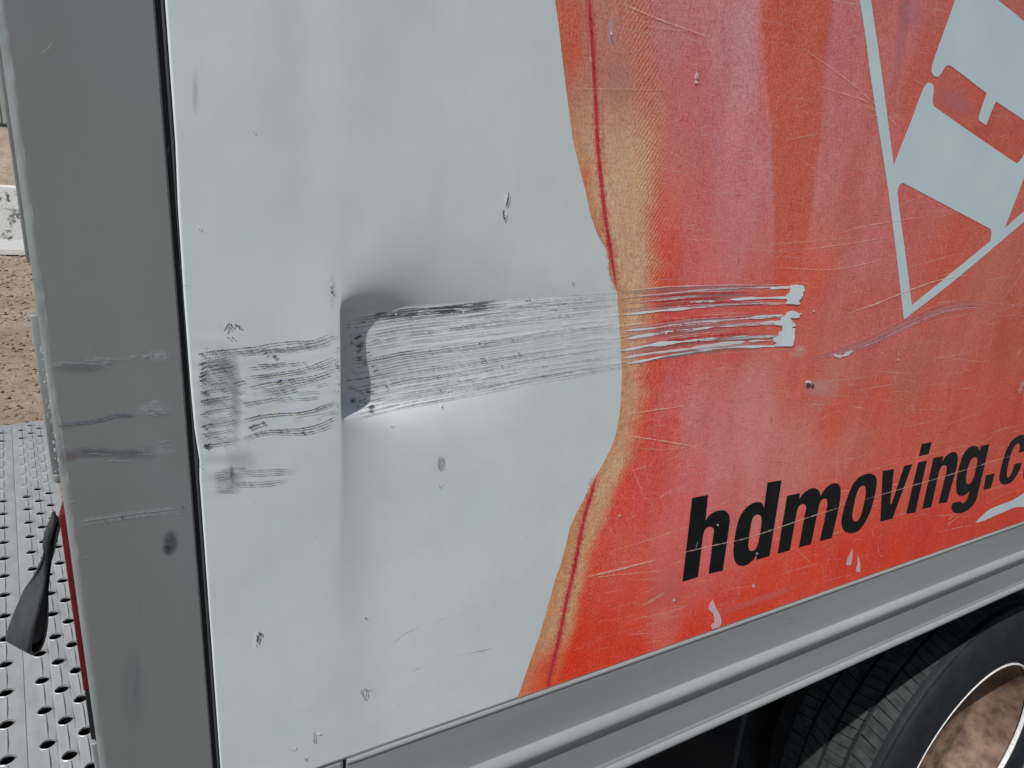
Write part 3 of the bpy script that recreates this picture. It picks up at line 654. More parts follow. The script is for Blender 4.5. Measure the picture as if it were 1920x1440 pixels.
# fine scratches all over the print
OR2 = alb((228, 176, 154)); LP = alb((214, 160, 158))
def edge_x(y): return np.interp(y, edge[:, 1], edge[:, 0])
for k in range(760):
    y0 = rng.uniform(-20, 1230); x0 = edge_x(y0) + 10 + rng.random() * 850
    yb = 1315 - (x0 - 960) * .349
    if x0 > 1930 or y0 > yb - 14: continue
    L = rng.exponential(60) + 18; ang = rng.normal(-.06 if y0 > 350 else .12, .16) if rng.random() < .88 else rng.uniform(-1.6, 1.6)
    if y0 > 800: ang -= .14
    x1, y1 = x0 + L * math.cos(ang), y0 + L * math.sin(ang)
    if y1 > 1315 - (x1 - 960) * .349 - 8: continue
    m.ribbon([(x0, y0), ((x0 + x1) / 2, (y0 + y1) / 2 + rng.normal(0, 2)), (x1, y1)], rng.uniform(.6, 1.15), OR2 if rng.random() < .5 else LP, rng.uniform(.15, .75) ** 1.3, 1.0, .35, .0004)
for k in range(900):  # nap of the worn canvas print, short upright ticks
    y0 = rng.uniform(0, 1150); x0 = edge_x(y0) + 70 + rng.random() * 560
    if y0 > 1315 - (x0 - 960) * .349 - 14 or x0 > 1900: continue
    L = rng.uniform(4, 20); vert = rng.random() < .6
    m.ribbon([(x0, y0), (x0 + (rng.uniform(-1, 2) if vert else L), y0 + (L if vert else rng.uniform(-2, 1)))], rng.uniform(.8, 1.3), LP if rng.random() < .55 else DRED, rng.uniform(.25, .6), .4, .3, .0004, step=3)
for l, w_, a_ in (([(1150,0),(1240,38),(1345,75)],1.6,.6),([(1090,1083),(1160,1067),(1240,1046)],2.4,.8),([(1240,1046),(1320,1026),(1400,1008),(1500,975),(1600,942)],1.6,.6),([(1600,942),(1760,895),(1920,846)],1.3,.55),
 ([(1165,815),(1240,826),(1310,838)],1.8,.7),([(1165,778),(1220,770),(1290,760)],1.6,.6),([(1490,80),(1600,160),(1700,255)],1.5,.5),([(1530,160),(1640,195)],1.5,.4),([(1575,592),(1640,570),(1690,550),(1760,525),(1830,513)],2.2,.65),([(1060,165),(1250,168)],1.2,.4),([(1120,205),(1230,270),(1330,330)],1.3,.35),
 ([(1560,440),(1640,420),(1740,405)],1.4,.4),([(1490,470),(1600,455),(1690,440)],1.3,.4),([(1440,500),(1560,505),(1680,480)],1.2,.4),([(1095,1085),(1150,1078),(1260,1068)],1.2,.5),([(1200,1138),(1250,1108)],4,.4),([(1180,45),(1300,60)],1.2,.3),([(1180,860),(1210,940)],1.2,.4)):
    m.ribbon(l, w_, OR2, a_, .8, .2, .0009)
# the big curved rub beside the diamond's foot
for dy, w_, a_, c_ in ((0,7,.5,PINK),(5,3,.7,alb((186,146,154))),(-5,2,.6,alb((150,110,112))),(9,1.6,.5,PINK),(-9,1.4,.5,PINK),(2,1.4,.8,alb((120,92,96)))):
    m.ribbon([(1500,676+dy*.4),(1565,660+dy*.6),(1630,640+dy),(1700,606+dy),(1760,582+dy),(1815,571+dy),(1850,574+dy),(1880,586+dy)], w_, c_, a_, .8, .25, .0009)
m.ribbon([(1560,664),(1575,668),(1600,656)], 5, WHT, .9, .8, .1, .0011)
m.rub(1535, 725, 34, 22, alb((186, 150, 140)), .6); m.rub(1500, 655, 12, 10, alb((196, 164, 150)), .7); m.rub(1495, 665, 18, 6, alb((200, 150, 140)), .6)
m.rub(1145, 60, 7, 32, alb((170, 160, 172)), .75); m.rub(1160, 150, 40, 60, alb((166, 128, 118)), .3)
m.rub(1690, 60, 14, 110, alb((172, 116, 120)), .6, .12); m.rub(1706, 20, 30, 40, alb((176, 124, 130)), .5)
m.rub(1790, 190, 50, 26, alb((172, 112, 114)), .6, .5)
m.rub(1420, 1125, 120, 9, alb((190, 110, 100)), .5, -.33); m.rub(1240, 1120, 60, 26, alb((186, 104, 96)), .4, -.4)
m.rub(1250, 1090, 30, 40, alb((186, 120, 120)), .35)
for x, y, r in ((1263,1124,4),(1412,1097,4),(1161,966,3),(1306,146,4),(1525,583,2),(1500,588,2),(1597,640,2),(1683,675,3),(1683,664,2),(1345,984,3)):
    for k in range(3): m.ribbon([(x - r * .7 + rng.uniform(-1, 1), y + rng.uniform(-1, 1)), (x + r * .7, y + rng.uniform(-r, r) * .4)], r, alb((206, 178, 176)), .95, .6, 0, .0011, step=1.5)
m.ribbon([(1306,133),(1304,150),(1306,158)], 6, alb((196,184,172)), .9, .6, .1, .0011, step=2); m.ribbon([(1300,150),(1308,149)], 2, G3, .9, .3, .1, .0013, step=2); m.ribbon([(1304,134),(1311,136)], 2, G3, .9, .3, .1, .0013, step=2)
m.ribbon([(1508,716),(1522,716)], 5, alb((222, 196, 180)), 1, .5, 0, .0011, step=2); m.ribbon([(1510,721),(1526,724)], 7, alb((60, 52, 44)), 1, .5, .1, .0013, step=2)
m.ribbon([(1918,712),(1908,740)], 8, PINK, .8, 1, .2, .0011)
m.ribbon([(1303,1033),(1308,1012)], 2, GRN, .5, 1, .2, .0011)
m.ribbon([(1415,1038),(1421,1036)], 3, WHT, .9, .5, .1, .0012, step=1.5)
m.ribbon([(1130,600),(1135,560)], .1, PINK, 0, 0, .1)
m.build('scratch_marks', M_mark, panel, 'fine pale scratches in the faded print')
# red stitched seam printed near the outline
m = Marks()
SR, SO = alb((176, 44, 56)), alb((186, 64, 44))
for l, c_ in (([(1102,-30),(1106,30),(1110,80),(1114,150),(1118,210),(1120,260),(1126,330),(1131,380),(1136,420),(1141,452),(1147,490),(1152,520),(1157,547)], SR),([(1120,886),(1114,905),(1108,925),(1096,965),(1089,1000),(1083,1030),(1077,1060),(1072,1085),(1063,1120),(1055,1160),(1047,1200),(1037,1240),(1024,1297)], SR)):
    m.ribbon(l, 15 if c_ is SR else 9, c_, .25, .6, .04, .00045, False, 3, .3)
    m.ribbon(l, 6.5, c_, .95, 1.0, .02, .0005, True, 3, .25)
    for k in range(16):
        t_ = rng.random(); q = np.array(l, float); ii = rng.integers(len(q) - 1); c0 = q[ii] * t_ + q[ii + 1] * (1 - t_)
        m.ribbon([(c0[0] - 2, c0[1] - 6), (c0[0] + 3, c0[1] + 6)], 2.2, alb((140, 30, 42)), .6, 1, .3, .0006, step=2)
m.ribbon([(1104,60),(1108,150),(1111,230)], 3, alb((186,166,140)), .5, .5, .2, .0006); m.ribbon([(1127,160),(1130,260),(1136,330)], 5, alb((172,120,118)), .4, .5, .2, .0006)
m.build('seam_print', M_mark, panel)

# ------------------------------------------------------------------ corner post, seal, rear frame
PX0, PX1 = -.0714, .0100
post = bpy.data.objects.new('corner_post', None)
def prism_z(name, prof, z0, z1, material, parent, smooth=False, **kw):
    """closed (x, y) profile carried from z0 to z1 with extra rows so wear can bend it"""
    zs = np.arange(z0, z1, .004) if (z1 - z0) < 1.2 else np.concatenate([np.arange(z0, 1.9, .004), np.arange(1.9, z1, .1), [z1]])
    prof = np.array(prof); n = len(prof)
    V = np.array([[(q[0], q[1], z) for q in prof] for z in zs]).reshape(-1, 3)
    j = np.arange(n); Fs = [np.stack([r * n + j, r * n + (j + 1) % n, (r + 1) * n + (j + 1) % n, (r + 1) * n + j], -1) for r in range(len(zs) - 1)]
    return V, np.concatenate(Fs), zs, n
R1 = .0055
prof = [(PX1, .10), (PX1, .0012), (PX1 - .0012, 0)]
prof += [(PX0 + R1, 0)] + [(PX0 + R1 - R1 * math.sin(a), R1 - R1 * math.cos(a)) for a in np.linspace(.18, math.pi / 2, 7)] + [(PX0, .10)]
V, Fs, zs, n = prism_z('p', prof, 1.0, 3.4, None, None)
# dings along the rounded edge
V = V.reshape(len(zs), n, 3)
for k in range(26):
    z0 = rng.uniform(1.50, 1.92); s = rng.uniform(.0015, .005); a = rng.uniform(.00015, .0006)
    g = np.exp(-((V[:, 4:10, 2] - z0) / s) ** 2) * a
    V[:, 4:10, 0] += g * .7; V[:, 4:10, 1] += g * .7
V = V.reshape(-1, 3)
post = mesh('corner_post', V, Fs, M_post, truck, False, label='grey metal corner post with rounded scuffed edge')
post.data.materials.append(M_edge)
mi = np.zeros(len(post.data.polygons), np.int32)
ctr = np.zeros(len(post.data.polygons) * 3); post.data.polygons.foreach_get('center', ctr); ctr = ctr.reshape(-1, 3)
mi[(ctr[:, 0] < PX0 + R1 * .9) & (ctr[:, 1] < R1 * 1.2)] = 1
post.data.polygons.foreach_set('material_index', mi)
sm = np.zeros(len(mi), bool); sm[mi == 1] = True; post.data.polygons.foreach_set('use_smooth', sm)

# scuffs on the post
class PostMarks(Marks): pass
_os = on_skin
def on_post(px, py, off=.0005):
    P = survey(px, py, 0.0); P[..., 1] = -off; return P
on_skin = on_post
m = Marks()
LG, DG, BG_ = alb((150, 156, 158)), alb((62, 66, 74)), alb((78, 82, 98))
for k in range(44):
    x0 = rng.uniform(90, 300); y0 = 683 - (x0 - 90) * .09 + rng.normal(0, 3)
    m.ribbon([(x0, y0), (x0 + rng.uniform(6, 34), y0 - rng.uniform(0, 4))], rng.uniform(.9, 2.4), LG, rng.uniform(.2, .6), 1, .3, step=3)
m.rub(300, 668, 26, 14, LG, .45); m.rub(290, 765, 36, 16, LG, .5); m.rub(150, 690, 60, 10, DG, .3)
for k in range(14):
    m.ribbon([(rng.uniform(260, 290), 765 + rng.normal(0, 8)), (rng.uniform(290, 315), 765 + rng.normal(0, 8))], 2, LG, .5, 2, .3, step=3)
m.ribbon([(102,797),(150,792),(190,786),(215,779),(262,778)], 3.2, BG_, .7, 1, .15); m.ribbon([(105,800),(150,794)], 1.5, DG, .8, 1, .1)
m.ribbon([(216,781),(222,775)], 2, G3, .9, .5, .1); m.ribbon([(226,781),(232,774)], 3, G3, .9, .5, .1)
m.rub(170, 848, 60, 12, BG_, .5); m.rub(240, 850, 50, 12, BG_, .45); m.rub(125, 856, 26, 10, alb((110, 86, 84)), .5); m.rub(310, 845, 30, 14, LG, .3)
for k in range(26):
    x0 = rng.uniform(105, 300); y0 = 850 + rng.normal(0, 10); m.ribbon([(x0, y0), (x0 + rng.uniform(8, 40), y0 - rng.uniform(0, 3))], 1.3, LG if k % 2 else BG_, .4, 1, .3, step=3)
for dy, a_ in ((0, .5), (5, .35), (-4, .3), (9, .25)):
    m.ribbon([(125,988+dy),(150,978+dy),(190,971+dy),(240,963+dy),(300,956+dy),(350,952+dy)], 1.8, LG, a_, 1.2, .2)
for q in ((228,970),(197,976),(342,951)): m.ribbon([(q[0], q[1] - 4), (q[0] + 2, q[1] + 4)], 2.4, G3, .8, .5, .1, step=2)
m.rub(318, 1018, 16, 28, alb((66, 68, 70)), .9, .1); m.rub(312, 1030, 10, 12, alb((60, 62, 64)), .5)
m.ribbon([(255,1220),(256,1280),(245,1340)], 1.6, DG, .35, 1, .3); m.rub(250, 1290, 30, 90, DG, .12)
m.ribbon([(75,103),(90,90),(100,78)], 1.6, LG, .6, .6, .3); m.ribbon([(366,1098),(376,1125)], 1.6, G3, .6, 1, .2)
m.ribbon([(126,940),(142,938)], 3, LG, .3, .5, .3); m.ribbon([(146,1048),(170,1040)], 2, LG, .25, .5, .3)
for k in range(70):
    x0 = rng.uniform(40, 340); y0 = rng.uniform(60, 1380)
    if x0 < 25 + y0 * .125: continue
    L = rng.uniform(3, 20); m.ribbon([(x0, y0), (x0 + rng.uniform(-2, 3), y0 + L)] if k % 3 else [(x0, y0), (x0 + L, y0 - 1)], 1.2, LG if k % 2 else DG, rng.uniform(.1, .35), .5, .3, step=3)
for k in range(34):    # bright nicks where paint left the edge
    y0 = rng.uniform(600, 900); x0 = 30 + (y0 - 326) * .1391 + rng.uniform(-3, 6)
    m.ribbon([(x0, y0), (x0 + rng.uniform(-1, 3), y0 + rng.uniform(3, 12))], rng.uniform(1, 2.6), alb((190, 196, 196)), .8, .8, .2, .0008, step=2)
m.build('scuff_marks', M_mark, post, 'pale horizontal scuffs across the post')
on_skin = _os

# seal between post and skin
box('seal', (PX1 + .0002, .003, 1.05), (PX1 + .0030, .02, 3.35), M_rubber, truck)
def strip(name, xa, xb, y, z0, z1, material, fx=None, bulge=.0012):
    zs = np.arange(z0, z1, .004) if z1 < 2 else np.concatenate([np.arange(z0, 1.95, .004), np.arange(1.95, z1, .1)])
    rows = []
    for z in zs:
        d = np.interp(z, le_z, le_d)
        x1 = xb + d
        rows.append([(xa, y + .012, z), (xa, y, z), (xa + (x1 - xa) * .35, y - bulge, z), (xa + (x1 - xa) * .7, y - bulge * .8, z), (x1, y + .002, z), (x1, y + .012, z)])
    V = np.array(rows).reshape(-1, 3); n = 6; j = np.arange(n - 1)
    Fs = np.concatenate([np.stack([r * n + j, r * n + j + 1, (r + 1) * n + j + 1, (r + 1) * n + j], -1) for r in range(len(zs) - 1)])
    return mesh(name, V, Fs, material, truck, True)
strip('seal_bead', PX1 + .0032, XL - .0002, .0018, 1.05, 3.35, M_bead)
box('post_lining', (PX1 + .0001, .021, 1.0), (XL + .02, .03, 3.36), M_dark, truck)

# things fixed to the rear frame that stand out past the post
def rear(px, py, y): return survey(np.array([float(px)]), np.array([float(py)]), y)[0]
box('rear_frame', (PX0 + .0003, .101, 1.0), (PX0 + .06, 2.399, 1.16), M_post, truck, .002)
bm = bmesh.new()
za, zb_ = 1.573, 1.69
box('edge_trim', (PX0 - .0052, .011, 1.572), (PX0 + .001, .05, 1.686), M_edge, truck, .0012, 3, True)
box('edge_trim', (PX0 - .0030, .011, 1.720), (PX0 + .001, .05, 3.3), M_edge, truck, .0008, 2, True)
for (px, py) in ((73,705),(76,788),(91,893),(109,1047),(121,1140),(62,640)):
    P = rear(px, py, .03)
    bm = bmesh.new(); bmesh.ops.create_uvsphere(bm, u_segments=14, v_segments=8, radius=.0052)
    for v_ in bm.verts: v_.co.x *= .85; v_.co.z *= 1.25
    r_ = bm_obj('rivet', bm, M_zinc, truck, True); r_.location = (PX0 - .0045, .031, P[2])
box('marker_light', (PX0 - .0046, .010, 1.388), (PX0 + .001, .034, 1.542), M_red, truck, .0012, 3, True, label='narrow red lens on the rear face of the post')
box('light_bracket', (PX0 - .0040, .010, 1.340), (PX0 + .001, .030, 1.387), M_dark, truck, .001)
box('edge_trim', (PX0 - .0040, .008, 1.05), (PX0 + .001, .035, 1.338), M_edge, truck, .0012, 3, True)
box('rear_plate', (PX0 - .0035, .0355, 1.0), (PX0 + .001, .10, 3.3), M_deck, truck, .0005)

# ------------------------------------------------------------------ bottom rail (extruded profile along X)
def extrude_x(name, prof, x0, x1, material, parent, smooth=True, closed=False, caps=True, step=None, **kw):
    prof = np.array(prof, float); n = len(prof)
    xs = np.array([x0, x1]) if step is None else np.linspace(x0, x1, step)
    V = np.array([[(x, q[0], q[1]) for q in prof] for x in xs]).reshape(-1, 3)
    j = np.arange(n if closed else n - 1)
    Fs = [tuple(int(k) for k in f) for r in range(len(xs) - 1) for f in np.stack([r * n + j, (r + 1) * n + j, (r + 1) * n + (j + 1) % n, r * n + (j + 1) % n], -1)]
    if caps: Fs += [tuple(range(n)), tuple(range((len(xs) - 1) * n, len(xs) * n))[::-1]]
    return mesh(name, V, Fs, material, parent, smooth, **kw)
def arc(cy, cz, r, a0, a1, n=7): return [(cy - r * math.cos(a), cz + r * math.sin(a)) for a in np.linspace(math.radians(a0), math.radians(a1), n)]
rp = [(.05, 1.2410), (-.0008, 1.2410)] + arc(.0000, 1.2390, .0030, 60, -40, 6) + [(-.0012, 1.2355), (-.0014, 1.1790), (-.0016, 1.1712)]
rp += arc(-.0010, 1.1610, .0095, 78, -60, 16) + [(-.0046, 1.1500), (-.0015, 1.1425), (-.0012, 1.1400), (-.0016, 1.0900), (-.0030, 1.0860)]
rp += arc(-.0010, 1.0765, .0070, 78, -80, 14) + [(.0, 1.0688), (.05, 1.0688)]
rail = extrude_x('bottom_rail', rp, .127, 4.6, M_rail, truck, False, closed=True, label='long grey extruded rail under the side panel')
box('corner_casting', (PX1 + .0305, .0, 1.06), (.1245, .05, 1.2412), M_rail, truck, .004, 3, True)
box('corner_casting', (PX0 + .001, .0015, .98), (PX1 - .001, .1, .9995), M_rail, truck, .001)
# dust and nicks on the rail
def on_rail(px, py, off=.0004):
    P = survey(px, py, -.0014); P[..., 1] = -.0016 - off; return P
on_skin = on_rail
m = Marks()
for k in range(60):
    x0 = rng.uniform(700, 1880); f0 = rng.random(); y0 = 1315 - (x0 - 960) * .349 + 12 + f0 * (30 + (x0 - 960) * -.012)
    L = rng.uniform(3, 24); m.ribbon([(x0, y0), (x0 + L, y0 - L * .37)], 1.1, LG if k % 2 else DG, rng.uniform(.1, .3), .4, .3, step=3)
m.build('scuff_marks', M_mark, rail)
on_skin = _os

# ------------------------------------------------------------------ the rest of the truck body (mostly out of frame)
box('roof', (PX0, .0, 3.4005), (4.62, 2.4, 3.46), M_rail, truck, .01)
box('top_rail', (XL, -.004, 3.351), (4.6, .05, 3.40), M_rail, truck, .004)
box('far_wall', (PX0, 2.36, 1.0), (4.62, 2.40, 3.40), M_white, truck)
box('front_wall', (4.601, .0, 1.07), (4.62, 2.359, 3.40), M_white, truck)
box('floor', (PX0 + .061, .051, 1.09), (4.6, 2.359, 1.16), M_dark, truck)
for k in range(13): box('cross_member', (.10 + k * .36, .06, 1.03), (.15 + k * .36, 2.34, 1.0895), M_dark, truck)
for y in (.80, 1.52): box('chassis_rail', (-.02, y, .80), (6.2, y + .08, 1.029), M_dark, truck)
box('cab', (4.75, .15, .55), (6.6, 2.25, 2.55), M_white, truck, .15, 4, True)
door = box('rear_door', (PX0 - .002, .101, 1.17), (PX0 + .02, 2.359, 3.30), M_door, truck)
for k in range(7): box('door_slat', (PX0 - .012, .115, 1.18 + k * .30), (PX0 - .003, 2.345, 1.47 + k * .30), M_door, door, .004)
box('mud_flap', (1.04, .22, .22), (1.055, .62, 1.028), M_rubber, truck, .003)
box('under_frame', (.0, .30, .62), (1.12, .42, .98), M_dark, truck, .01)
box('bumper_bar', (.0, .10, .72), (.12, 2.3, .84), M_dark, truck, .01)

# wheels
WX, WY, WZ = 1.738, 0.05, .474
def make_wheel(loc, flip=1, detail=True):
    wv_ = bpy.data.objects.new('wheel', None); COL.objects.link(wv_); wv_.parent = truck; wv_.location = loc
    f = flip
    prof = [(.286, .012), (.292, .000), (.310, -.006), (.345, -.012), (.385, -.010), (.418, -.004), (.434, .002), (.4410, .008), (.4425, .0105), (.4435, .0095), (.445, .016), (.4440, .030), (.4420, .036), (.442, .225), (.438, .24), (.44, .255), (.39, .27), (.33, .262), (.285, .25), (.280, .14)]
    ty = lathe('tyre', [(r, y * f) for r, y in prof], (0, 0, 0), M_tyre, wv_, 160, True)
    # tread lugs
    Vt, Ft = [], []
    rows = [(.028, .070), (.078, .118), (.126, .165), (.173, .212)]
    NL = 112
    for ri, (ya, yb) in enumerate(rows):
        for k in range(NL):
            a = 2 * math.pi * (k + .5 * (ri % 2)) / NL; da = math.pi / NL * .90; sk = .018 * (1 if ri % 2 else -1) + rng.normal(0, .002)
            r0, r1 = .436, .4545 - (.0035 if ri in (0, 3) else 0)
            b = len(Vt)
            for r in (r0, r1):
                for (aa, yy) in ((a - da, ya), (a + da, ya), (a + da + sk, yb), (a - da + sk, yb)):
                    rr = r - (.006 if (ri == 0 and yy == ya and r == r1) else 0)
                    Vt.append((rr * math.cos(aa), yy * f, rr * math.sin(aa)))
            Ft += [(b + 4, b + 5, b + 6, b + 7), (b, b + 1, b + 5, b + 4), (b + 1, b + 2, b + 6, b + 5), (b + 2, b + 3, b + 7, b + 6), (b + 3, b, b + 4, b + 7)]
    if f < 0: Ft = [q[::-1] for q in Ft]
    mesh('tread', Vt, Ft, M_tread, ty, False, kind='stuff')
    lathe('rim_lip', [(r, y * f) for r, y in ((.2805, .009), (.2802, .004), (.2815, .0000), (.2842, -.0005), (.2862, .002), (.2862, .012))], (0, 0, 0), M_rimlip, wv_, 160)
    lathe('rim', [(r, y * f) for r, y in ((.2785, .012), (.2700, .022), (.2630, .050), (.2600, .090), (.2480, .106), (.2300, .112), (.2200, .108), (.2050, .114), (.16, .122), (.08, .124), (.075, .118), (.0, .118))], (0, 0, 0), M_rim, wv_, 120)
    return wv_
make_wheel((WX, WY, WZ))
make_wheel((WX, WY + .60, WZ), -1, False)
make_wheel((WX, 2.35, WZ), -1, False)
make_wheel((5.6, .16, WZ)); make_wheel((5.6, 2.24, WZ), -1, False)
box('axle', (WX - .06, .2, WZ - .06), (WX + .06, 2.2, WZ + .06), M_dark, truck, .02)
box('front_axle', (5.54, .3, WZ - .05), (5.66, 2.1, WZ + .05), M_dark, truck, .02)

# ------------------------------------------------------------------ perforated platform behind the truck
AR = math.radians(9.0); DZ = .90
deck = thing('step_platform', 'perforated grey metal plank platform behind the rear corner of the truck', 'platform', (0, 0, DZ), AR)
PW, COLS, PITCH = .1015, (.026, .052, .0765), .083
U0, U1 = .20, 2.205
def plank_mesh():
    V, Fc = [], []
    xs = [0.0004, .039, .0645, PW - .0004]
    n_u = int((U1 - U0 - .02) / PITCH)
    for ci in range(3):
        xa, xb = xs[ci], xs[ci + 1]; cxx = COLS[ci]; off = (.813 + ci * .0405 - U0) % PITCH
        cells = []; u = U0 + off - PITCH / 2
        while u < U1 - PITCH * .5: cells.append(u); u += PITCH
        # solid ends
        def quad(a, b, c, d, z=0):
            k = len(V); V.extend([(a[0], a[1], z), (b[0], b[1], z), (c[0], c[1], z), (d[0], d[1], z)]); Fc.append((k, k + 1, k + 2, k + 3))
        if cells[0] > U0: quad((xa, U0), (xb, U0), (xb, cells[0]), (xa, cells[0]))
        quad((xa, cells[-1] + PITCH), (xb, cells[-1] + PITCH), (xb, U1), (xa, U1))
        for u in cells:
            cu = u + PITCH / 2; N = 24; k = len(V)
            for s in range(N):
                a = 2 * math.pi * s / N; c_, s_ = math.cos(a), math.sin(a)
                m_ = max(abs(c_), abs(s_))
                ox = (xa + xb) / 2 + (xb - xa) / 2 * c_ / m_; ou = cu + PITCH / 2 * s_ / m_
                V.append((ox, ou, 0))
            for s in range(N):
                a = 2 * math.pi * s / N; V.append((cxx + .0118 * math.cos(a), cu + .0112 * math.sin(a), .0014))
            for s in range(N):
                a = 2 * math.pi * s / N; V.append((cxx + .0110 * math.cos(a), cu + .0102 * math.sin(a) * (1 - .28 * abs(math.cos(a)) ** 3), .0022))
            for s in range(N):
                a = 2 * math.pi * s / N; V.append((cxx + .0108 * math.cos(a), cu + .0100 * math.sin(a) * (1 - .28 * abs(math.cos(a)) ** 3), -.0015))
            for rr in range(3):
                for s in range(N):
                    s2 = (s + 1) % N; Fc.append((k + rr * N + s, k + rr * N + s2, k + (rr + 1) * N + s2, k + (rr + 1) * N + s))
            if 1.62 < cu < 2.02:      # packed with dirt: no hole through
                kk = len(V); 
                for s in range(N):
                    a = 2 * math.pi * s / N; V.append((cxx + .0108 * math.cos(a), cu + .0096 * math.sin(a), .0006))
                Fc.append(tuple(range(kk, kk + N)))
            # rib between holes
            for (ua, ub) in ((u, cu - .0125), (cu + .0125, u + PITCH)):
                k = len(V); rw = .0016
                V.extend([(cxx - rw, ua, -.001), (cxx + rw, ua, -.001), (cxx + rw, ub, -.001), (cxx - rw, ub, -.001), (cxx - rw * .5, ua, .0024), (cxx + rw * .5, ua, .0024), (cxx + rw * .5, ub, .0024), (cxx - rw * .5, ub, .0024)])
                Fc.extend([(k + 4, k + 5, k + 6, k + 7), (k, k + 4, k + 7, k + 3), (k + 1, k + 2, k + 6, k + 5), (k, k + 1, k + 5, k + 4), (k + 2, k + 3, k + 7, k + 6)])
    # sides and under-flanges
    for xx, sgn in ((.0004, -1), (PW - .0004, 1)):
        k = len(V); V.extend([(xx, U0, 0), (xx, U1, 0), (xx, U1, -.04), (xx, U0, -.04)]); Fc.append((k, k + 1, k + 2, k + 3))
    for uu_ in (U0, U1):
        k = len(V); V.extend([(.002, uu_, 0), (PW - .002, uu_, 0), (PW - .002, uu_, -.04), (.002, uu_, -.04)]); Fc.append((k, k + 1, k + 2, k + 3))
    return V, Fc
V, Fc = plank_mesh()
p0 = mesh('plank', V, Fc, M_deck, deck)
vj = -.149 
first = True
for k in range(-10, 1):
    if k == -10: o = p0
    else:
        o = p0.copy(); COL.objects.link(o); o.parent = deck
    o.location = (vj + k * PW, 0, 0)
for u_ in (U0 + .05, 1.2, U1 - .06): box('cross_bar', (vj - 10 * PW, u_, -.10), (vj + PW - .004, u_ + .05, -.0465), M_dark, deck)
box('hole_shade_sheet', (vj - 10 * PW, U0 + .01, -.046), (vj + PW - .004, U1 - .01, -.0405), M_hole_shade, deck)  # added black sheet, stands in for the shade seen through the holes
for a_ in (vj - 9.8 * PW, vj - .2 * PW):
    for b_ in (U0 + .05, U1 - .06): box('leg', (a_, b_, -DZ + .002), (a_ + .05, b_ + .05, -.1005), M_dark, deck)
box('edge_bar', (vj - 10 * PW, U1 + .001, -.06), (vj + PW, U1 + .012, .003), M_deck, deck, .002)

# ------------------------------------------------------------------ strap
M_strap_shade = noisy('strap_inner_shade', (.004, .004, .005), (.007, .007, .008), 90, .95, bs=.3, spec=.1)  # shade inside the loop, painted black onto the strap's inner face
Ls = [(104,958,.035),(100,972,.05),(93,988,.07),(86,1010,.09),(80,1040,.10),(66,1072,.105),(50,1100,.105),(38,1128,.10),(26,1160,.10),(16,1190,.105)]
Rs = [(107,975,.035),(104,986,.05),(97,1000,.07),(93,1018,.09),(90,1045,.10),(88,1075,.10),(84,1105,.095),(75,1140,.09),(66,1175,.085),(59,1212,.085)]
Lb = [(18,1196,.112),(40,1206,.125),(55,1214,.135),(62,1220,.15)]
def lin3(q): return survey(np.array([q[0]]).astype(float), np.array([q[1]]).astype(float), q[2])[0]
rows = [(lin3(a), lin3(b)) for a, b in zip(Ls, Rs)]
# lower bend and the ply that runs back up behind
bend = [((17,1198,.110),(61,1222,.092)),((21,1201,.117),(67,1224,.099)),((30,1199,.122),(75,1216,.106)),((42,1180,.122),(82,1196,.110)),((54,1150,.120),(87,1168,.110)),((66,1110,.120),(90,1128,.112)),((76,1070,.116),(93,1088,.114)),((86,1030,.104),(97,1052,.106)),((95,1000,.082),(102,1015,.084)),((103,970,.048),(108,985,.048))]
rows += [(lin3(a), lin3(b)) for a, b in bend]
rows = np.array(rows)          # k, 2, 3
tt = np.linspace(0, len(rows) - 1, 90); base = np.arange(len(rows))
def cr(P, t_):
    i = int(min(max(math.floor(t_), 0), len(P) - 2)); u = t_ - i
    p0_, p1_, p2_, p3_ = P[max(i - 1, 0)], P[i], P[i + 1], P[min(i + 2, len(P) - 1)]
    return .5 * ((2 * p1_) + (-p0_ + p2_) * u + (2 * p0_ - 5 * p1_ + 4 * p2_ - p3_) * u * u + (-p0_ + 3 * p1_ - 3 * p2_ + p3_) * u ** 3)
V = []; n = 9
for t_ in tt:
    r_ = cr(rows, t_)
    for s in range(n):
        q = r_[0] * (1 - s / (n - 1)) + r_[1] * (s / (n - 1)); q = q + np.array([0, -.0025 * math.sin(math.pi * s / (n - 1)), 0]) * math.sin(t_ * .9)
        V.append(q)
i, j = np.meshgrid(np.arange(n - 1), np.arange(len(tt) - 1)); a0 = (j * n + i).ravel()
V = np.array(V); org = V[0].copy()
strap = mesh('pull_strap', V - org, np.stack([a0, a0 + 1, a0 + n + 1, a0 + n], -1), M_strap_shade, None, True)
strap.location = org
strap['label'] = 'looped black webbing strap hanging beside the red light above the perforated platform'; strap['category'] = 'strap'
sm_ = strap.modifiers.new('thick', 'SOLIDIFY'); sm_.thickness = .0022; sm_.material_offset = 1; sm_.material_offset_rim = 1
strap.data.materials.append(M_strap)

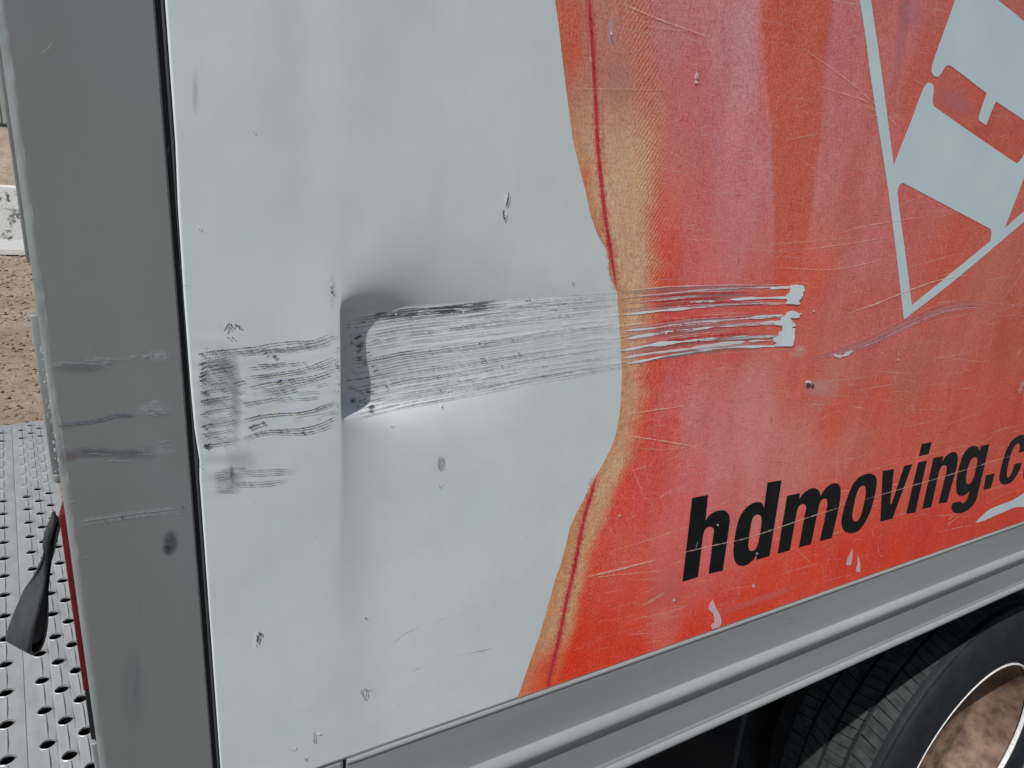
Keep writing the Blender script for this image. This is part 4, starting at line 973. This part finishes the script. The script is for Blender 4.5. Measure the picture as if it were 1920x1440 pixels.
# ------------------------------------------------------------------ ground and what stands far behind
def gh(X, Y):
    r = np.hypot(X, Y)
    h = 3.0 * sstep(19, 30, Y) * (1 - sstep(25, 60, np.abs(X + 4)))
    h += .03 * np.sin(X * 1.7 + Y * .8) * np.sin(Y * 1.1) * sstep(2.6, 6, r)
    return h
gxs = np.concatenate([-np.geomspace(600, 14, 24), np.arange(-13.5, 13.6, .25), np.geomspace(14, 600, 24)])
gys = np.concatenate([-np.geomspace(600, 14, 20), np.arange(-13.5, 46, .25), np.geomspace(47, 600, 20)])
GX, GY = np.meshgrid(gxs, gys); GZh = gh(GX, GY) + rng.normal(0, .008, GX.shape) * (np.hypot(GX, GY) > 2.8)
V = np.stack([GX, GY, GZh], -1).reshape(-1, 3); nx = len(gxs); nyy = len(gys)
i, j = np.meshgrid(np.arange(nx - 1), np.arange(nyy - 1)); a0 = (j * nx + i).ravel()
mesh('ground', V, np.stack([a0, a0 + 1, a0 + nx + 1, a0 + nx], -1), M_dirt, None, True, kind='structure')
M_bounce_cut = noisy('bounce_cut_grey', (.10, .105, .11), (.20, .20, .20), 60, .9, bs=.8, bd=.01, detail=6)  # dull grey of the added pad, keeps warm bounce low
me_g = mesh('bounce_cut_pad', [(-9, -9, .02), (12, -9, .02), (12, 2.0, .02), (-9, 2.0, .02)], [(0, 1, 2, 3)], M_bounce_cut, None, kind='structure')  # unseen pad, added to cut warm ground bounce and deepen the shadows
# clods of dirt lying on the yard (nobody could count them)
Vt, Ft = [], []
ico = bmesh.new(); bmesh.ops.create_icosphere(ico, subdivisions=1, radius=1); iv = np.array([v_.co[:] for v_ in ico.verts]); ifc = np.array([[v_.index for v_ in f.verts] for f in ico.faces]); ico.free()
N = 3800
r_ = rng.uniform(4.2, 18, N); cxs = -.19 * r_ + rng.normal(0, .8, N) - .2; cys = r_
sz = rng.lognormal(-4.3, .5, N)
for k in range(N):
    q = iv * sz[k] * (1 + rng.normal(0, .22, (len(iv), 1))) * np.array([1.2, 1.0, .55]); q = q + np.array([cxs[k], cys[k], float(gh(cxs[k], cys[k])) + sz[k] * .15])
    Vt.append(q); Ft.append(ifc + k * len(iv))
mesh('dirt_clods', np.concatenate(Vt), np.concatenate(Ft), M_dirt, None, False, kind='stuff')

# white concrete barrier across the yard
bar = thing('concrete_barrier', 'white painted concrete barrier with dark chips on the dirt yard', 'barrier', (-2.9, 16.2, 0))
prof = [(-.235, 0), (-.235, .10), (-.19, .30), (-.13, 1.32), (-.10, 1.36), (.10, 1.36), (.13, 1.32), (.19, .30), (.235, .10), (.235, 0)]
body = extrude_x('barrier_body', prof, -1.9, 1.9, M_conc, bar, False, closed=True)
for s in (-1.2, 1.2): box('lifting_slot', (s - .15, -.239, .01), (s + .15, -.2355, .09), M_dark, bar)

cont = thing('shipping_container', 'pale green container with dark base rail far behind the corner post', 'container', (-8.5, 36, 3.0))
box('wall_panel', (-6, 0, .30), (6, 2.4, 2.6), M_green, cont)
for k in range(58): box('corrugation', (-5.9 + k * .205, -.03, .42), (-5.8 + k * .205, -.001, 2.5), M_green, cont, .008, 1)
box('base_rail', (-6.02, -.035, .12), (6.02, 2.44, .298), M_green, cont)
box('top_rail', (-6.02, -.035, 2.602), (6.02, 2.44, 2.72), M_dgreen, cont)
box('dark_green_rail', (-6.0, -.045, .30), (6.0, -.032, .41), M_dgreen, cont)  # strip of darker green steel along the base
for s in (-5.9, 5.7): box('corner_foot', (s, 0.02, -.02), (s + .2, 2.38, .119), M_dark, cont)
